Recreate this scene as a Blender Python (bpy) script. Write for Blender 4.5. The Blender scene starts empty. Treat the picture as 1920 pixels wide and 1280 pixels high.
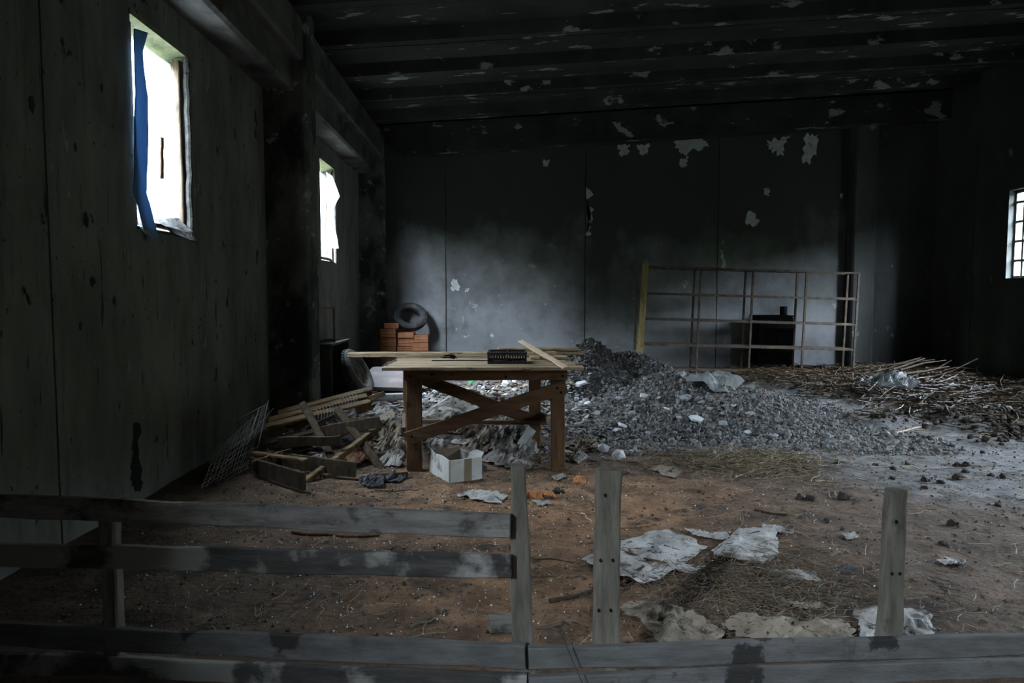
import bpy, math, random
import numpy as np
from mathutils import Vector, Matrix

# ------------------------------------------------------------------ camera
SC = bpy.context.scene
COL = SC.collection
cam_d = bpy.data.cameras.new('camera')
cam_d.sensor_width = 36.0
cam_d.lens = 1300.0 / 1920.0 * 36.0
cam_d.clip_start = 0.05
cam_d.clip_end = 300
cam = bpy.data.objects.new('camera', cam_d)
COL.objects.link(cam)
cam.location = (0, 0, 1.45)
cam.rotation_euler = (math.radians(90 - 3.74), 0, math.radians(-1.32))
SC.camera = cam

# ------------------------------------------------------------------ sky and exposure
SC.view_settings.view_transform = 'Standard'
SC.view_settings.look = 'None'
SC.view_settings.gamma = 1.0
SC.view_settings.use_curve_mapping = False
SC.view_settings.exposure = 0.12
world = bpy.data.worlds.new('overcast_sky')
SC.world = world
world.use_nodes = True
wn = world.node_tree.nodes
wl = world.node_tree.links
wn.clear()
w_out = wn.new('ShaderNodeOutputWorld')
w_bg = wn.new('ShaderNodeBackground')
w_tc = wn.new('ShaderNodeTexCoord')
w_sx = wn.new('ShaderNodeSeparateXYZ')
w_rp = wn.new('ShaderNodeValToRGB')
wl.new(w_tc.outputs['Generated'], w_sx.inputs[0])
wl.new(w_sx.outputs['Z'], w_rp.inputs[0])
# overcast sky: the zenith three times as bright as the horizon
w_rp.color_ramp.elements[0].position = 0.0
w_rp.color_ramp.elements[0].color = (0.28, 0.325, 0.37, 1)
w_rp.color_ramp.elements[1].position = 1.0
w_rp.color_ramp.elements[1].color = (0.80, 0.95, 1.11, 1)
wl.new(w_rp.outputs[0], w_bg.inputs[0])
w_bg.inputs[1].default_value = 420.0
wl.new(w_bg.outputs[0], w_out.inputs[0])

# the openings: (wall, y0, y1, z0, z1); daylight is sampled through a portal in each
XL, XR, YB, YF = -2.52, 8.33, 13.1, -6.0
WT = 0.22
OPEN_L = [(4.97, 5.82, 1.94, 3.39), (10.12, 10.97, 1.97, 3.42), (-2.2, -1.35, 1.94, 3.39)]  # last opening is unseen, added behind the camera to light the fence
OPEN_R = [(10.36, 11.19, 1.74, 3.16), (5.0, 5.85, 1.74, 3.16), (-0.3, 0.55, 1.74, 3.16)]
for side, lst in ((-1, OPEN_L), (1, OPEN_R)):
    for (y0, y1, z0, z1) in lst:
        ld = bpy.data.lights.new('window_daylight', 'AREA')
        ld.shape = 'RECTANGLE'
        ld.size = (z1 - z0)
        ld.size_y = (y1 - y0)
        ld.cycles.is_portal = True
        lo = bpy.data.objects.new('window_daylight', ld)
        COL.objects.link(lo)
        x = (XL - WT - 0.02) if side < 0 else (XR + WT + 0.02)
        lo.location = (x, (y0 + y1) / 2, (z0 + z1) / 2)
        lo.rotation_euler = (0, math.radians(-90 if side < 0 else 90), 0)

# ------------------------------------------------------------------ helpers
random.seed(7)
RNG = np.random.default_rng(11)


def tag(o, label=None, cat=None, group=None, kind=None):
    if label: o['label'] = label
    if cat: o['category'] = cat
    if group: o['group'] = group
    if kind: o['kind'] = kind
    return o


def empty(name, loc=(0, 0, 0), rot=(0, 0, 0), parent=None):
    o = bpy.data.objects.new(name, None)
    o.empty_display_size = 0.1
    COL.objects.link(o)
    o.location = loc
    o.rotation_euler = rot
    if parent: o.parent = parent
    return o


def thing(name, label, cat, loc=(0, 0, 0), rot=(0, 0, 0), group=None):
    return tag(empty(name, loc, rot), label, cat, group)


class MB:
    def __init__(self): self.v = []; self.f = []

    def add(self, vs, fs):
        n = len(self.v)
        self.v += [tuple(p) for p in vs]
        self.f += [tuple(i + n for i in q) for q in fs]
        return self

    def box(self, lo, hi):
        x0, y0, z0 = lo; x1, y1, z1 = hi
        return self.add([(x0, y0, z0), (x1, y0, z0), (x1, y1, z0), (x0, y1, z0), (x0, y0, z1), (x1, y0, z1), (x1, y1, z1), (x0, y1, z1)],
                        [(0, 3, 2, 1), (4, 5, 6, 7), (0, 1, 5, 4), (1, 2, 6, 5), (2, 3, 7, 6), (3, 0, 4, 7)])

    def plank(self, p0, p1, w, t, side=(0, 0, 1), segs=6, ch=0.12, jit=0.0, w1=None, seed=0):
        """board from p0 to p1; w measured along `side`, t across; chamfered edges, slightly uneven"""
        rr = random.Random(seed * 77 + 5)
        p0 = Vector(p0); p1 = Vector(p1)
        d = (p1 - p0).normalized()
        s = Vector(side); s = (s - d * s.dot(d)).normalized()
        n = d.cross(s)
        w1 = w if w1 is None else w1
        c = ch * min(w, t)
        rings = []
        for i in range(segs + 1):
            k = i / segs
            ww = w + (w1 - w) * k
            q = p0.lerp(p1, k)
            js = rr.uniform(-jit, jit); jn = rr.uniform(-jit, jit) * 0.5; jw = rr.uniform(-jit, jit)
            a = ww / 2 + jw; b = t / 2
            ring = [(-a + c, -b), (a - c, -b), (a, -b + c), (a, b - c), (a - c, b), (-a + c, b), (-a, b - c), (-a, -b + c)]
            e = 0
            if i in (0, segs): e = 1
            rings.append([q + s * (u + js) + n * (v + jn) + d * (rr.uniform(-jit, jit) * e) for u, v in ring])
        vs = [p for r in rings for p in r]
        fs = []
        for i in range(segs):
            for j in range(8):
                k = (j + 1) % 8
                fs.append((i * 8 + j, (i + 1) * 8 + j, (i + 1) * 8 + k, i * 8 + k))
        fs.append(tuple(range(8)))
        fs.append(tuple(segs * 8 + j for j in reversed(range(8))))
        return self.add(vs, fs)

    def tube(self, pts, r, n=6, r1=None):
        pts = [Vector(p) for p in pts]
        r1 = r if r1 is None else r1
        rings = []
        for i, p in enumerate(pts):
            a = pts[max(i - 1, 0)]; b = pts[min(i + 1, len(pts) - 1)]
            d = (b - a).normalized()
            h = Vector((0, 0, 1)) if abs(d.z) < 0.9 else Vector((1, 0, 0))
            u = d.cross(h).normalized(); w = d.cross(u)
            k = i / max(len(pts) - 1, 1); rr = r + (r1 - r) * k
            rings.append([p + (u * math.cos(2 * math.pi * j / n) + w * math.sin(2 * math.pi * j / n)) * rr for j in range(n)])
        vs = [p for q in rings for p in q]
        fs = []
        for i in range(len(pts) - 1):
            for j in range(n):
                k = (j + 1) % n
                fs.append((i * n + j, (i + 1) * n + j, (i + 1) * n + k, i * n + k))
        fs.append(tuple(range(n)))
        fs.append(tuple((len(pts) - 1) * n + j for j in reversed(range(n))))
        return self.add(vs, fs)

    def prism(self, poly, axis, a, b):
        """extrude a 2-D polygon along an axis ('x','y','z') from a to b"""
        def P(u, v, w):
            return {'x': (w, u, v), 'y': (u, w, v), 'z': (u, v, w)}[axis]
        n = len(poly)
        vs = [P(u, v, a) for u, v in poly] + [P(u, v, b) for u, v in poly]
        fs = [tuple(range(n)), tuple(reversed(range(n, 2 * n)))]
        for i in range(n):
            j = (i + 1) % n
            fs.append((i, n + i, n + j, j))
        return self.add(vs, fs)

    def lathe(self, prof, n=32, axis=(0, 0, 0), closed=True):
        m = len(prof)
        vs = []
        for j in range(n):
            a = 2 * math.pi * j / n
            for r, z in prof:
                vs.append((r * math.cos(a), r * math.sin(a), z))
        fs = []
        for j in range(n):
            k = (j + 1) % n
            for i in range(m if closed else m - 1):
                l = (i + 1) % m
                fs.append((j * m + i, k * m + i, k * m + l, j * m + l))
        return self.add(vs, fs)

    def build(self, name, mat, parent=None, smooth=False):
        me = bpy.data.meshes.new(name)
        me.from_pydata(self.v, [], self.f)
        me.materials.append(mat)
        import bmesh
        bm = bmesh.new(); bm.from_mesh(me)
        bmesh.ops.recalc_face_normals(bm, faces=bm.faces)
        bm.to_mesh(me); bm.free()
        if smooth:
            me.polygons.foreach_set('use_smooth', [True] * len(me.polygons))
        o = bpy.data.objects.new(name, me)
        COL.objects.link(o)
        if parent: o.parent = parent
        return o


def np_mesh(name, V, F, mat, parent=None, tint=None, smooth=False):
    me = bpy.data.meshes.new(name)
    V = np.asarray(V, dtype=np.float32); F = np.asarray(F, dtype=np.int32)
    k = F.shape[1]
    me.vertices.add(len(V)); me.vertices.foreach_set('co', V.ravel())
    me.loops.add(F.size); me.loops.foreach_set('vertex_index', F.ravel())
    me.polygons.add(len(F))
    me.polygons.foreach_set('loop_start', np.arange(0, F.size, k, dtype=np.int32))
    me.polygons.foreach_set('loop_total', np.full(len(F), k, dtype=np.int32))
    me.polygons.foreach_set('use_smooth', np.full(len(F), smooth, dtype=bool))
    if tint is not None:
        at = me.color_attributes.new('tint', 'FLOAT_COLOR', 'POINT')
        T = np.ones((len(V), 4), dtype=np.float32); T[:, :3] = tint
        at.data.foreach_set('color', T.ravel())
    me.materials.append(mat)
    me.update(calc_edges=True); me.validate()
    o = bpy.data.objects.new(name, me)
    COL.objects.link(o)
    if parent: o.parent = parent
    return o


def hash2(ix, iy, seed):
    h = (ix.astype(np.int64) * 374761393 + iy.astype(np.int64) * 668265263 + seed * 1442695041) & 0x7fffffff
    h = ((h ^ (h >> 13)) * 1274126177) & 0x7fffffff
    return ((h ^ (h >> 16)) & 0xffff) / 65535.0


def vnoise(x, y, seed=0):
    ix = np.floor(x); iy = np.floor(y)
    fx = x - ix; fy = y - iy
    fx = fx * fx * (3 - 2 * fx); fy = fy * fy * (3 - 2 * fy)
    a = hash2(ix, iy, seed); b = hash2(ix + 1, iy, seed); c = hash2(ix, iy + 1, seed); d = hash2(ix + 1, iy + 1, seed)
    return (a * (1 - fx) + b * fx) * (1 - fy) + (c * (1 - fx) + d * fx) * fy


def fbm(x, y, seed=0, oct=4):
    x = np.asarray(x, float); y = np.asarray(y, float)
    s = 0; a = 0.5; f = 1.0
    for i in range(oct):
        s = s + a * vnoise(x * f + 17.3 * i, y * f - 9.1 * i, seed + i); a *= 0.5; f *= 2.03
    return s


def sstep(a, b, x):
    t = np.clip((x - a) / (b - a), 0, 1)
    return t * t * (3 - 2 * t)


# ground relief, shared by the floor and by everything that lies on it
def floor_z(x, y):
    x = np.asarray(x, float); y = np.asarray(y, float)
    z = (fbm(x * 1.1, y * 1.1, 3, 3) - 0.44) * 0.06 + (fbm(x * 7, y * 7, 5, 3) - 0.44) * 0.022
    rub = np.exp(-(((x + 0.35) / 1.25) ** 2) ** 1.5 - (((y - 7.9) / 1.5) ** 2) ** 1.5)
    z = z + rub * (0.10 + 0.22 * fbm(x * 2.2, y * 2.2, 21, 4))
    man = sstep(0, 1.0, (x - 4.5 + 0.45 * (y - 6.2) * 0.3) / 1.3 + (fbm(x * .9, y * .9, 8, 3) - .45) * 2.2) * sstep(5.0, 6.4, y)
    z = z + man * (0.03 + 0.20 * fbm(x * 2.5, y * 2.5, 31, 4))
    return z


def heap_z(x, y):
    x = np.asarray(x, float); y = np.asarray(y, float)
    def cone(cx, cy, rx, ry, h, p=1.0):
        r = np.sqrt(((x - cx) / rx) ** 2 + ((y - cy) / ry) ** 2)
        return h * np.maximum(0.0, 1 - r * (0.93 + 0.16 * fbm(x * 1.3 + cx, y * 1.3, 40, 3))) ** p
    a = cone(2.35, 8.75, 2.0, 2.35, 0.56, 1.15)
    b = cone(1.3, 9.6, 1.05, 1.2, 0.92, 0.85)
    c = cone(2.07, 9.55, 0.42, 0.42, 0.40, 0.8)
    d = cone(1.1, 7.9, 1.3, 1.5, 0.26, 1.1)
    z = np.maximum(np.maximum(a, b), np.maximum(d, 0)) + c * 0.85
    z = z + (fbm(x * 4, y * 4, 51, 4) - 0.45) * 0.16 * np.clip(z * 4, 0, 1)
    return z - 0.05


def top(x, y):
    f = floor_z(x, y); h = heap_z(x, y)
    return np.maximum(f, h)


def gz(x, y): return float(top(np.array([x]), np.array([y]))[0])


# ------------------------------------------------------------------ materials
def mat(name, c1, c2, scale=4, stretch=(1, 1, 1), rough=0.85, bump=0.3, bscale=None, patches=(), world_co=False, detail=8,
        metallic=0.0, attr=None, spec=0.3, lo=0.35, hi=0.65, bdist=0.02, top_shade=None):
    m = bpy.data.materials.new(name)
    m.use_nodes = True
    N = m.node_tree.nodes; L = m.node_tree.links
    b = N['Principled BSDF']
    b.inputs['Roughness'].default_value = rough
    b.inputs['Metallic'].default_value = metallic
    b.inputs['Specular IOR Level'].default_value = spec
    if world_co:
        g = N.new('ShaderNodeNewGeometry'); co = g.outputs['Position']
    else:
        g = N.new('ShaderNodeTexCoord'); co = g.outputs['Object']

    def noise(sc, st, dt=detail, dist=0.0):
        mp = N.new('ShaderNodeMapping'); mp.inputs['Scale'].default_value = st
        L.new(co, mp.inputs[0])
        n = N.new('ShaderNodeTexNoise'); n.inputs['Scale'].default_value = sc
        n.inputs['Detail'].default_value = dt; n.inputs['Roughness'].default_value = 0.6
        n.inputs['Distortion'].default_value = dist
        L.new(mp.outputs[0], n.inputs['Vector'])
        return n.outputs['Fac']

    def remap(fac, a, c):
        r = N.new('ShaderNodeMapRange'); r.clamp = True
        r.inputs['From Min'].default_value = a; r.inputs['From Max'].default_value = c
        L.new(fac, r.inputs['Value'])
        return r.outputs[0]

    def mix(fac, A, B):
        x = N.new('ShaderNodeMix'); x.data_type = 'RGBA'
        L.new(fac, x.inputs['Factor'])
        for s, i in ((A, 6), (B, 7)):
            if isinstance(s, tuple): x.inputs[i].default_value = (*s, 1)
            else: L.new(s, x.inputs[i])
        return x.outputs[2]
    n0 = noise(scale, stretch)
    col = mix(remap(n0, lo, hi), c1, c2)
    if attr:
        at = N.new('ShaderNodeAttribute'); at.attribute_name = attr
        x = N.new('ShaderNodeMix'); x.data_type = 'RGBA'; x.blend_type = 'MULTIPLY'
        x.inputs['Factor'].default_value = 1.0
        L.new(col, x.inputs[6]); L.new(at.outputs['Color'], x.inputs[7])
        col = x.outputs[2]
    for p in patches:                     # (colour, scale, from, to, stretch)
        st = p[4] if len(p) > 4 else (1, 1, 1)
        col = mix(remap(noise(p[1], st, 10), p[2], p[3]), col, p[0])
    if top_shade:                              # shade painted into the colour: ragged, deeper towards the roof
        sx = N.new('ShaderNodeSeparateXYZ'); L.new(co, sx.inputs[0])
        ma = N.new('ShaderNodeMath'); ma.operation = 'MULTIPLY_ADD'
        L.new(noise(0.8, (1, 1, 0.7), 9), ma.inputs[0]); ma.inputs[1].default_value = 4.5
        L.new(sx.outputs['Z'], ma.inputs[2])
        col = mix(remap(ma.outputs[0], top_shade[1], top_shade[2]), col, top_shade[0])
    L.new(col, b.inputs['Base Color'])
    if bump:
        bp = N.new('ShaderNodeBump'); bp.inputs['Strength'].default_value = bump
        bp.inputs['Distance'].default_value = bdist
        L.new(noise(bscale or scale * 3, stretch, 10), bp.inputs['Height'])
        L.new(bp.outputs[0], b.inputs['Normal'])
    return m


def sheet_mat(name, c, trans, clear):
    """thin plastic or cloth that lets daylight through"""
    m = bpy.data.materials.new(name); m.use_nodes = True
    N = m.node_tree.nodes; L = m.node_tree.links
    b = N['Principled BSDF']; out = N['Material Output']
    b.inputs['Roughness'].default_value = 0.6
    tc = N.new('ShaderNodeTexCoord'); n = N.new('ShaderNodeTexNoise')
    n.inputs['Scale'].default_value = 9; n.inputs['Detail'].default_value = 8
    L.new(tc.outputs['Object'], n.inputs['Vector'])
    mx = N.new('ShaderNodeMix'); mx.data_type = 'RGBA'
    L.new(n.outputs['Fac'], mx.inputs['Factor'])
    mx.inputs[6].default_value = (c[0] * .75, c[1] * .75, c[2] * .75, 1); mx.inputs[7].default_value = (*c, 1)
    L.new(mx.outputs[2], b.inputs['Base Color'])
    t = N.new('ShaderNodeBsdfTranslucent'); L.new(mx.outputs[2], t.inputs['Color'])
    s1 = N.new('ShaderNodeMixShader'); s1.inputs[0].default_value = trans
    L.new(b.outputs[0], s1.inputs[1]); L.new(t.outputs[0], s1.inputs[2])
    res = s1.outputs[0]
    if clear > 0:
        tr = N.new('ShaderNodeBsdfTransparent')
        s2 = N.new('ShaderNodeMixShader'); s2.inputs[0].default_value = clear
        L.new(res, s2.inputs[1]); L.new(tr.outputs[0], s2.inputs[2])
        res = s2.outputs[0]
    L.new(res, out.inputs['Surface'])
    return m


SOOT = (0.022, 0.023, 0.021)
M_wall_l = mat('left_wall_concrete', (0.10, 0.099, 0.094), (0.19, 0.188, 0.18), 2.6, (1, 1, 0.35), 0.92, 0.5, 9, world_co=True,
               patches=[((0.05, 0.049, 0.046), 3.0, 0.56, 0.78, (2.0, 2.0, 0.2)), ((0.015, 0.015, 0.014), 6.5, 0.645, 0.68, (1, 1, 0.7)),
                        ((0.02, 0.02, 0.02), 20, 0.66, 0.70), ((0.26, 0.255, 0.24), 9, 0.66, 0.70, (1, 1, 0.4)), ((0.02, 0.02, 0.019), 7, 0.62, 0.68, (3, 3, 0.25))])
M_pillar = mat('pillar_concrete', (0.06, 0.06, 0.056), (0.13, 0.128, 0.118), 2.5, (1, 1, 0.6), 0.92, 0.5, 9, world_co=True,
               patches=[((0.02, 0.02, 0.019), 2.1, 0.47, 0.58, (1, 1, 0.6)), ((0.24, 0.235, 0.22), 4.5, 0.60, 0.64)])
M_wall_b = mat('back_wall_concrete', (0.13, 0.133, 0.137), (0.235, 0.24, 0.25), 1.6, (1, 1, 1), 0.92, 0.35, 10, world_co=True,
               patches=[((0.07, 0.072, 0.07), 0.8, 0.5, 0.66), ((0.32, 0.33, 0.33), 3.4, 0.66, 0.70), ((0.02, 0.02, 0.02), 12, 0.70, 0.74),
                        ((0.30, 0.31, 0.31), 5.0, 0.69, 0.71, (3.0, 1, 0.6))], top_shade=((0.034, 0.035, 0.033), 3.4, 5.0))  # upper back wall shaded by its colour, not by the daylight
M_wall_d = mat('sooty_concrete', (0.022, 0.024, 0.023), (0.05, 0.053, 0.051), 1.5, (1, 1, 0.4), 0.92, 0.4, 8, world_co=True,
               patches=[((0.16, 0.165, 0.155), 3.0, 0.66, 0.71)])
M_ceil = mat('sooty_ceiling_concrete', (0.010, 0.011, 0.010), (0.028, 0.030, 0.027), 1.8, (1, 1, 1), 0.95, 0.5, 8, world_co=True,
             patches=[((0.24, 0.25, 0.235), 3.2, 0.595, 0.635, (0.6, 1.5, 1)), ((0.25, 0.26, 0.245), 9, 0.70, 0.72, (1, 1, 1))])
M_beam = mat('beam_concrete', (0.05, 0.05, 0.046), (0.11, 0.108, 0.10), 2.5, (1, 0.5, 1), 0.92, 0.5, 9, world_co=True,
             patches=[((0.03, 0.03, 0.028), 2.2, 0.5, 0.62)])
M_reveal = mat('green_bounce_reveal', (0.10, 0.11, 0.06), (0.19, 0.19, 0.12), 9, rough=0.9, bump=0.4, world_co=True,  # green bounce light from outside painted into the colour
               patches=[((0.08, 0.06, 0.035), 11, 0.60, 0.68)])
M_joint = mat('dark_joint', (0.012, 0.012, 0.012), (0.025, 0.025, 0.024), 9, rough=0.95, bump=0.2)
M_flake = mat('pale_bare_plaster', (0.30, 0.31, 0.29), (0.42, 0.43, 0.41), 8, rough=0.9, bump=0.4, bscale=30, patches=[((0.1, 0.1, 0.095), 14, 0.6, 0.68)])
M_stain = mat('black_tar_stain', (0.006, 0.006, 0.006), (0.014, 0.013, 0.012), 20, rough=0.7, bump=0.5)
M_floor = mat('dirt_floor', (0.45, 0.44, 0.43), (1.1, 1.1, 1.1), 6, rough=0.85, bump=1.0, bscale=26, bdist=0.03, world_co=True, attr='tint', spec=0.35,
              patches=[((0.03, 0.024, 0.019), 4.0, 0.55, 0.68), ((0.028, 0.022, 0.018), 12, 0.57, 0.66), ((0.02, 0.016, 0.013), 40, 0.60, 0.68), ((0.30, 0.29, 0.28), 55, 0.70, 0.74)])
M_grass = mat('outside_wet_soil', (0.012, 0.013, 0.008), (0.022, 0.026, 0.014), 2, rough=0.9, bump=0)
M_leaf = mat('added_belt_leaves', (0.02, 0.03, 0.012), (0.05, 0.065, 0.028), 1.5, rough=0.9, bump=0)
M_stone = mat('crushed_stone', (0.75, 0.75, 0.75), (1.1, 1.1, 1.1), 25, rough=0.85, bump=0.3, bscale=60, attr='tint', world_co=True)
M_clod = mat('manure_crumbs', (0.7, 0.7, 0.7), (1.15, 1.1, 1.05), 30, rough=0.8, bump=0.4, bscale=70, attr='tint', world_co=True)
M_straw = mat('dry_straw', (0.8, 0.8, 0.8), (1.1, 1.05, 1.0), 20, rough=0.6, bump=0, attr='tint', world_co=True)
M_speck = mat('white_speck', (0.6, 0.6, 0.6), (0.8, 0.8, 0.8), 20, rough=0.5, bump=0)
M_fence = mat('grey_weathered_board', (0.11, 0.10, 0.09), (0.21, 0.196, 0.178), 5, (1, 6, 6), 0.85, 0.5, 14,
              patches=[((0.022, 0.021, 0.02), 3.4, 0.56, 0.64), ((0.32, 0.32, 0.31), 30, 0.73, 0.77), ((0.05, 0.047, 0.043), 11, 0.58, 0.70, (1, 3, 3))])
M_fence_w = mat('whitewashed_board', (0.075, 0.073, 0.07), (0.125, 0.122, 0.118), 6, (1, 4, 4), 0.85, 0.35, 18,
                patches=[((0.025, 0.023, 0.021), 3.0, 0.60, 0.63), ((0.06, 0.058, 0.054), 9, 0.6, 0.70)])
M_fence_d = mat('tarred_board', (0.028, 0.026, 0.024), (0.07, 0.066, 0.06), 5, (1, 5, 5), 0.85, 0.5, 14,
                patches=[((0.24, 0.23, 0.21), 2.0, 0.50, 0.55)])
M_post = mat('grey_post_wood', (0.08, 0.071, 0.056), (0.165, 0.148, 0.12), 5, (5, 5, 0.8), 0.85, 0.5, 14,
             patches=[((0.03, 0.028, 0.025), 6, 0.60, 0.70), ((0.012, 0.011, 0.01), 22, 0.72, 0.76)])
M_tbl = mat('brown_table_timber', (0.085, 0.046, 0.022), (0.16, 0.09, 0.046), 4, (1, 6, 6), 0.8, 0.4, 12,
            patches=[((0.045, 0.022, 0.011), 9, 0.58, 0.70)])
M_tblv = mat('brown_leg_timber', (0.09, 0.048, 0.023), (0.17, 0.096, 0.05), 4, (6, 6, 1), 0.8, 0.4, 12,
             patches=[((0.05, 0.024, 0.012), 8, 0.58, 0.70)])
M_top = mat('weathered_top_plank', (0.25, 0.175, 0.108), (0.52, 0.395, 0.26), 5, (0.7, 14, 8), 0.8, 0.6, 12,
            patches=[((0.06, 0.05, 0.04), 7, 0.58, 0.70, (0.8, 8, 4)), ((0.035, 0.03, 0.027), 20, 0.66, 0.72)])
M_pale = mat('fresh_pale_wood', (0.52, 0.37, 0.25), (0.68, 0.51, 0.37), 6, (1, 8, 8), 0.7, 0.3, 12)
M_pal = mat('pallet_wood', (0.07, 0.046, 0.024), (0.22, 0.145, 0.072), 5, (1, 5, 5), 0.8, 0.5, 12,
            patches=[((0.04, 0.028, 0.018), 5, 0.56, 0.68)])
M_pald = mat('old_dark_timber', (0.03, 0.021, 0.013), (0.08, 0.056, 0.033), 5, (4, 4, 1.4), 0.85, 0.5, 12,
             patches=[((0.02, 0.015, 0.01), 6, 0.58, 0.70)])
M_paper = mat('dirty_white_paper', (0.34, 0.33, 0.31), (0.56, 0.55, 0.53), 7, world_co=True, rough=0.8, bump=0.6, bscale=18,
              patches=[((0.13, 0.105, 0.082), 4.0, 0.53, 0.64), ((0.06, 0.048, 0.038), 14, 0.58, 0.64), ((0.03, 0.025, 0.02), 38, 0.61, 0.66)])
M_kraft = mat('soiled_kraft_paper', (0.17, 0.135, 0.098), (0.31, 0.26, 0.20), 6, world_co=True, rough=0.8, bump=0.5, bscale=14,
              patches=[((0.07, 0.055, 0.042), 4, 0.50, 0.62), ((0.035, 0.028, 0.022), 15, 0.58, 0.64), ((0.03, 0.025, 0.02), 40, 0.60, 0.66)])
M_kraftg = mat('grey_dusty_paper', (0.24, 0.225, 0.20), (0.42, 0.40, 0.37), 6, world_co=True, rough=0.8, bump=0.5, bscale=14,
               patches=[((0.06, 0.052, 0.044), 4, 0.50, 0.62), ((0.04, 0.034, 0.028), 18, 0.57, 0.65)])
M_sackr = mat('red_brown_sacking', (0.11, 0.05, 0.03), (0.22, 0.105, 0.06), 8, world_co=True, rough=0.9, bump=0.5, bscale=40)
M_rag = mat('dark_rag', (0.03, 0.033, 0.04), (0.085, 0.085, 0.09), 9, world_co=True, rough=0.9, bump=0.5)
M_film = sheet_mat('milky_plastic_film', (0.40, 0.42, 0.415), 0.35, 0.15)
M_wfilm = sheet_mat('window_film', (0.5, 0.5, 0.49), 0.75, 0.38)
M_cloth = sheet_mat('white_net_curtain', (0.6, 0.62, 0.64), 0.4, 0.3)
M_blue = sheet_mat('blue_webbing', (0.12, 0.225, 0.37), 0.24, 0.0)
M_card = mat('white_box_foam', (0.50, 0.50, 0.48), (0.68, 0.68, 0.66), 5, rough=0.75, bump=0.3, bscale=22,
             patches=[((0.14, 0.12, 0.10), 10, 0.62, 0.70), ((0.25, 0.235, 0.21), 4, 0.56, 0.66)])
M_cardin = mat('brown_cardboard', (0.20, 0.16, 0.11), (0.32, 0.26, 0.19), 5, rough=0.85, bump=0.3)
M_tape = mat('brown_tape', (0.21, 0.165, 0.105), (0.28, 0.22, 0.15), 8, rough=0.4, bump=0.1)
M_black = mat('black_plastic', (0.008, 0.008, 0.009), (0.022, 0.022, 0.023), 9, rough=0.45, bump=0.1)
M_rust = mat('rusty_angle_iron', (0.045, 0.032, 0.022), (0.12, 0.09, 0.065), 9, rough=0.7, bump=0.4, metallic=0.2,
             patches=[((0.16, 0.15, 0.14), 12, 0.6, 0.7)])
M_yel = mat('ochre_painted_wood', (0.16, 0.12, 0.045), (0.30, 0.235, 0.10), 4, (5, 5, 1), 0.7, 0.3, 12,
            patches=[((0.05, 0.04, 0.025), 6, 0.6, 0.7)])
M_iron = mat('black_sheet_iron', (0.005, 0.005, 0.005), (0.012, 0.012, 0.012), 5, rough=0.9, bump=0.2, spec=0.08)
M_rubber = mat('old_rubber', (0.022, 0.022, 0.023), (0.05, 0.05, 0.05), 7, rough=0.75, bump=0.3,
               patches=[((0.12, 0.115, 0.11), 5, 0.58, 0.7)])
M_brick = mat('orange_hollow_brick', (0.17, 0.065, 0.028), (0.27, 0.11, 0.05), 8, rough=0.9, bump=0.4, patches=[((0.16, 0.08, 0.05), 9, 0.56, 0.7)])
M_wire = mat('galvanised_wire', (0.20, 0.20, 0.19), (0.36, 0.36, 0.34), 20, rough=0.45, bump=0, metallic=0.5)
M_wirer = mat('rusted_wire', (0.09, 0.07, 0.05), (0.22, 0.19, 0.15), 20, rough=0.6, bump=0, metallic=0.3)
M_enam = mat('chipped_enamel_panel', (0.08, 0.077, 0.08), (0.125, 0.122, 0.125), 4, rough=0.35, bump=0.15,
             patches=[((0.17, 0.08, 0.05), 5, 0.52, 0.68, (0.5, 2, 1)), ((0.2, 0.19, 0.19), 3, 0.55, 0.7)])
M_wood_cab = mat('dark_cabinet_board', (0.022, 0.02, 0.018), (0.05, 0.045, 0.04), 4, (4, 4, 1), 0.7, 0.2, 10)
M_pipe = mat('pale_grey_pipe', (0.36, 0.36, 0.36), (0.52, 0.52, 0.52), 6, rough=0.5, bump=0.2, patches=[((0.12, 0.1, 0.09), 8, 0.58, 0.68)])
M_green = mat('green_plastic', (0.015, 0.16, 0.06), (0.03, 0.26, 0.11), 6, rough=0.3, bump=0.05)
M_lime = mat('pale_limestone', (0.45, 0.46, 0.47), (0.62, 0.63, 0.64), 9, world_co=True, rough=0.9, bump=0.4)
M_orange = mat('orange_clay', (0.32, 0.13, 0.05), (0.46, 0.21, 0.09), 14, rough=0.95, bump=0.6)
M_dung = mat('dark_dung', (0.020, 0.016, 0.013), (0.055, 0.045, 0.036), 20, world_co=True, rough=0.85, bump=0.6)
M_metal_win = mat('window_bar_paint', (0.05, 0.052, 0.055), (0.10, 0.10, 0.105), 12, rough=0.6, bump=0.2)
M_frame = mat('old_window_wood', (0.04, 0.027, 0.017), (0.10, 0.068, 0.042), 8, (4, 4, 1), 0.8, 0.4, 14, patches=[((0.2, 0.195, 0.185), 9, 0.62, 0.68)])
M_lint = mat('cobweb_felt', (0.03, 0.03, 0.028), (0.08, 0.08, 0.075), 14, rough=0.95, bump=0.8, bscale=40)

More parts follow.
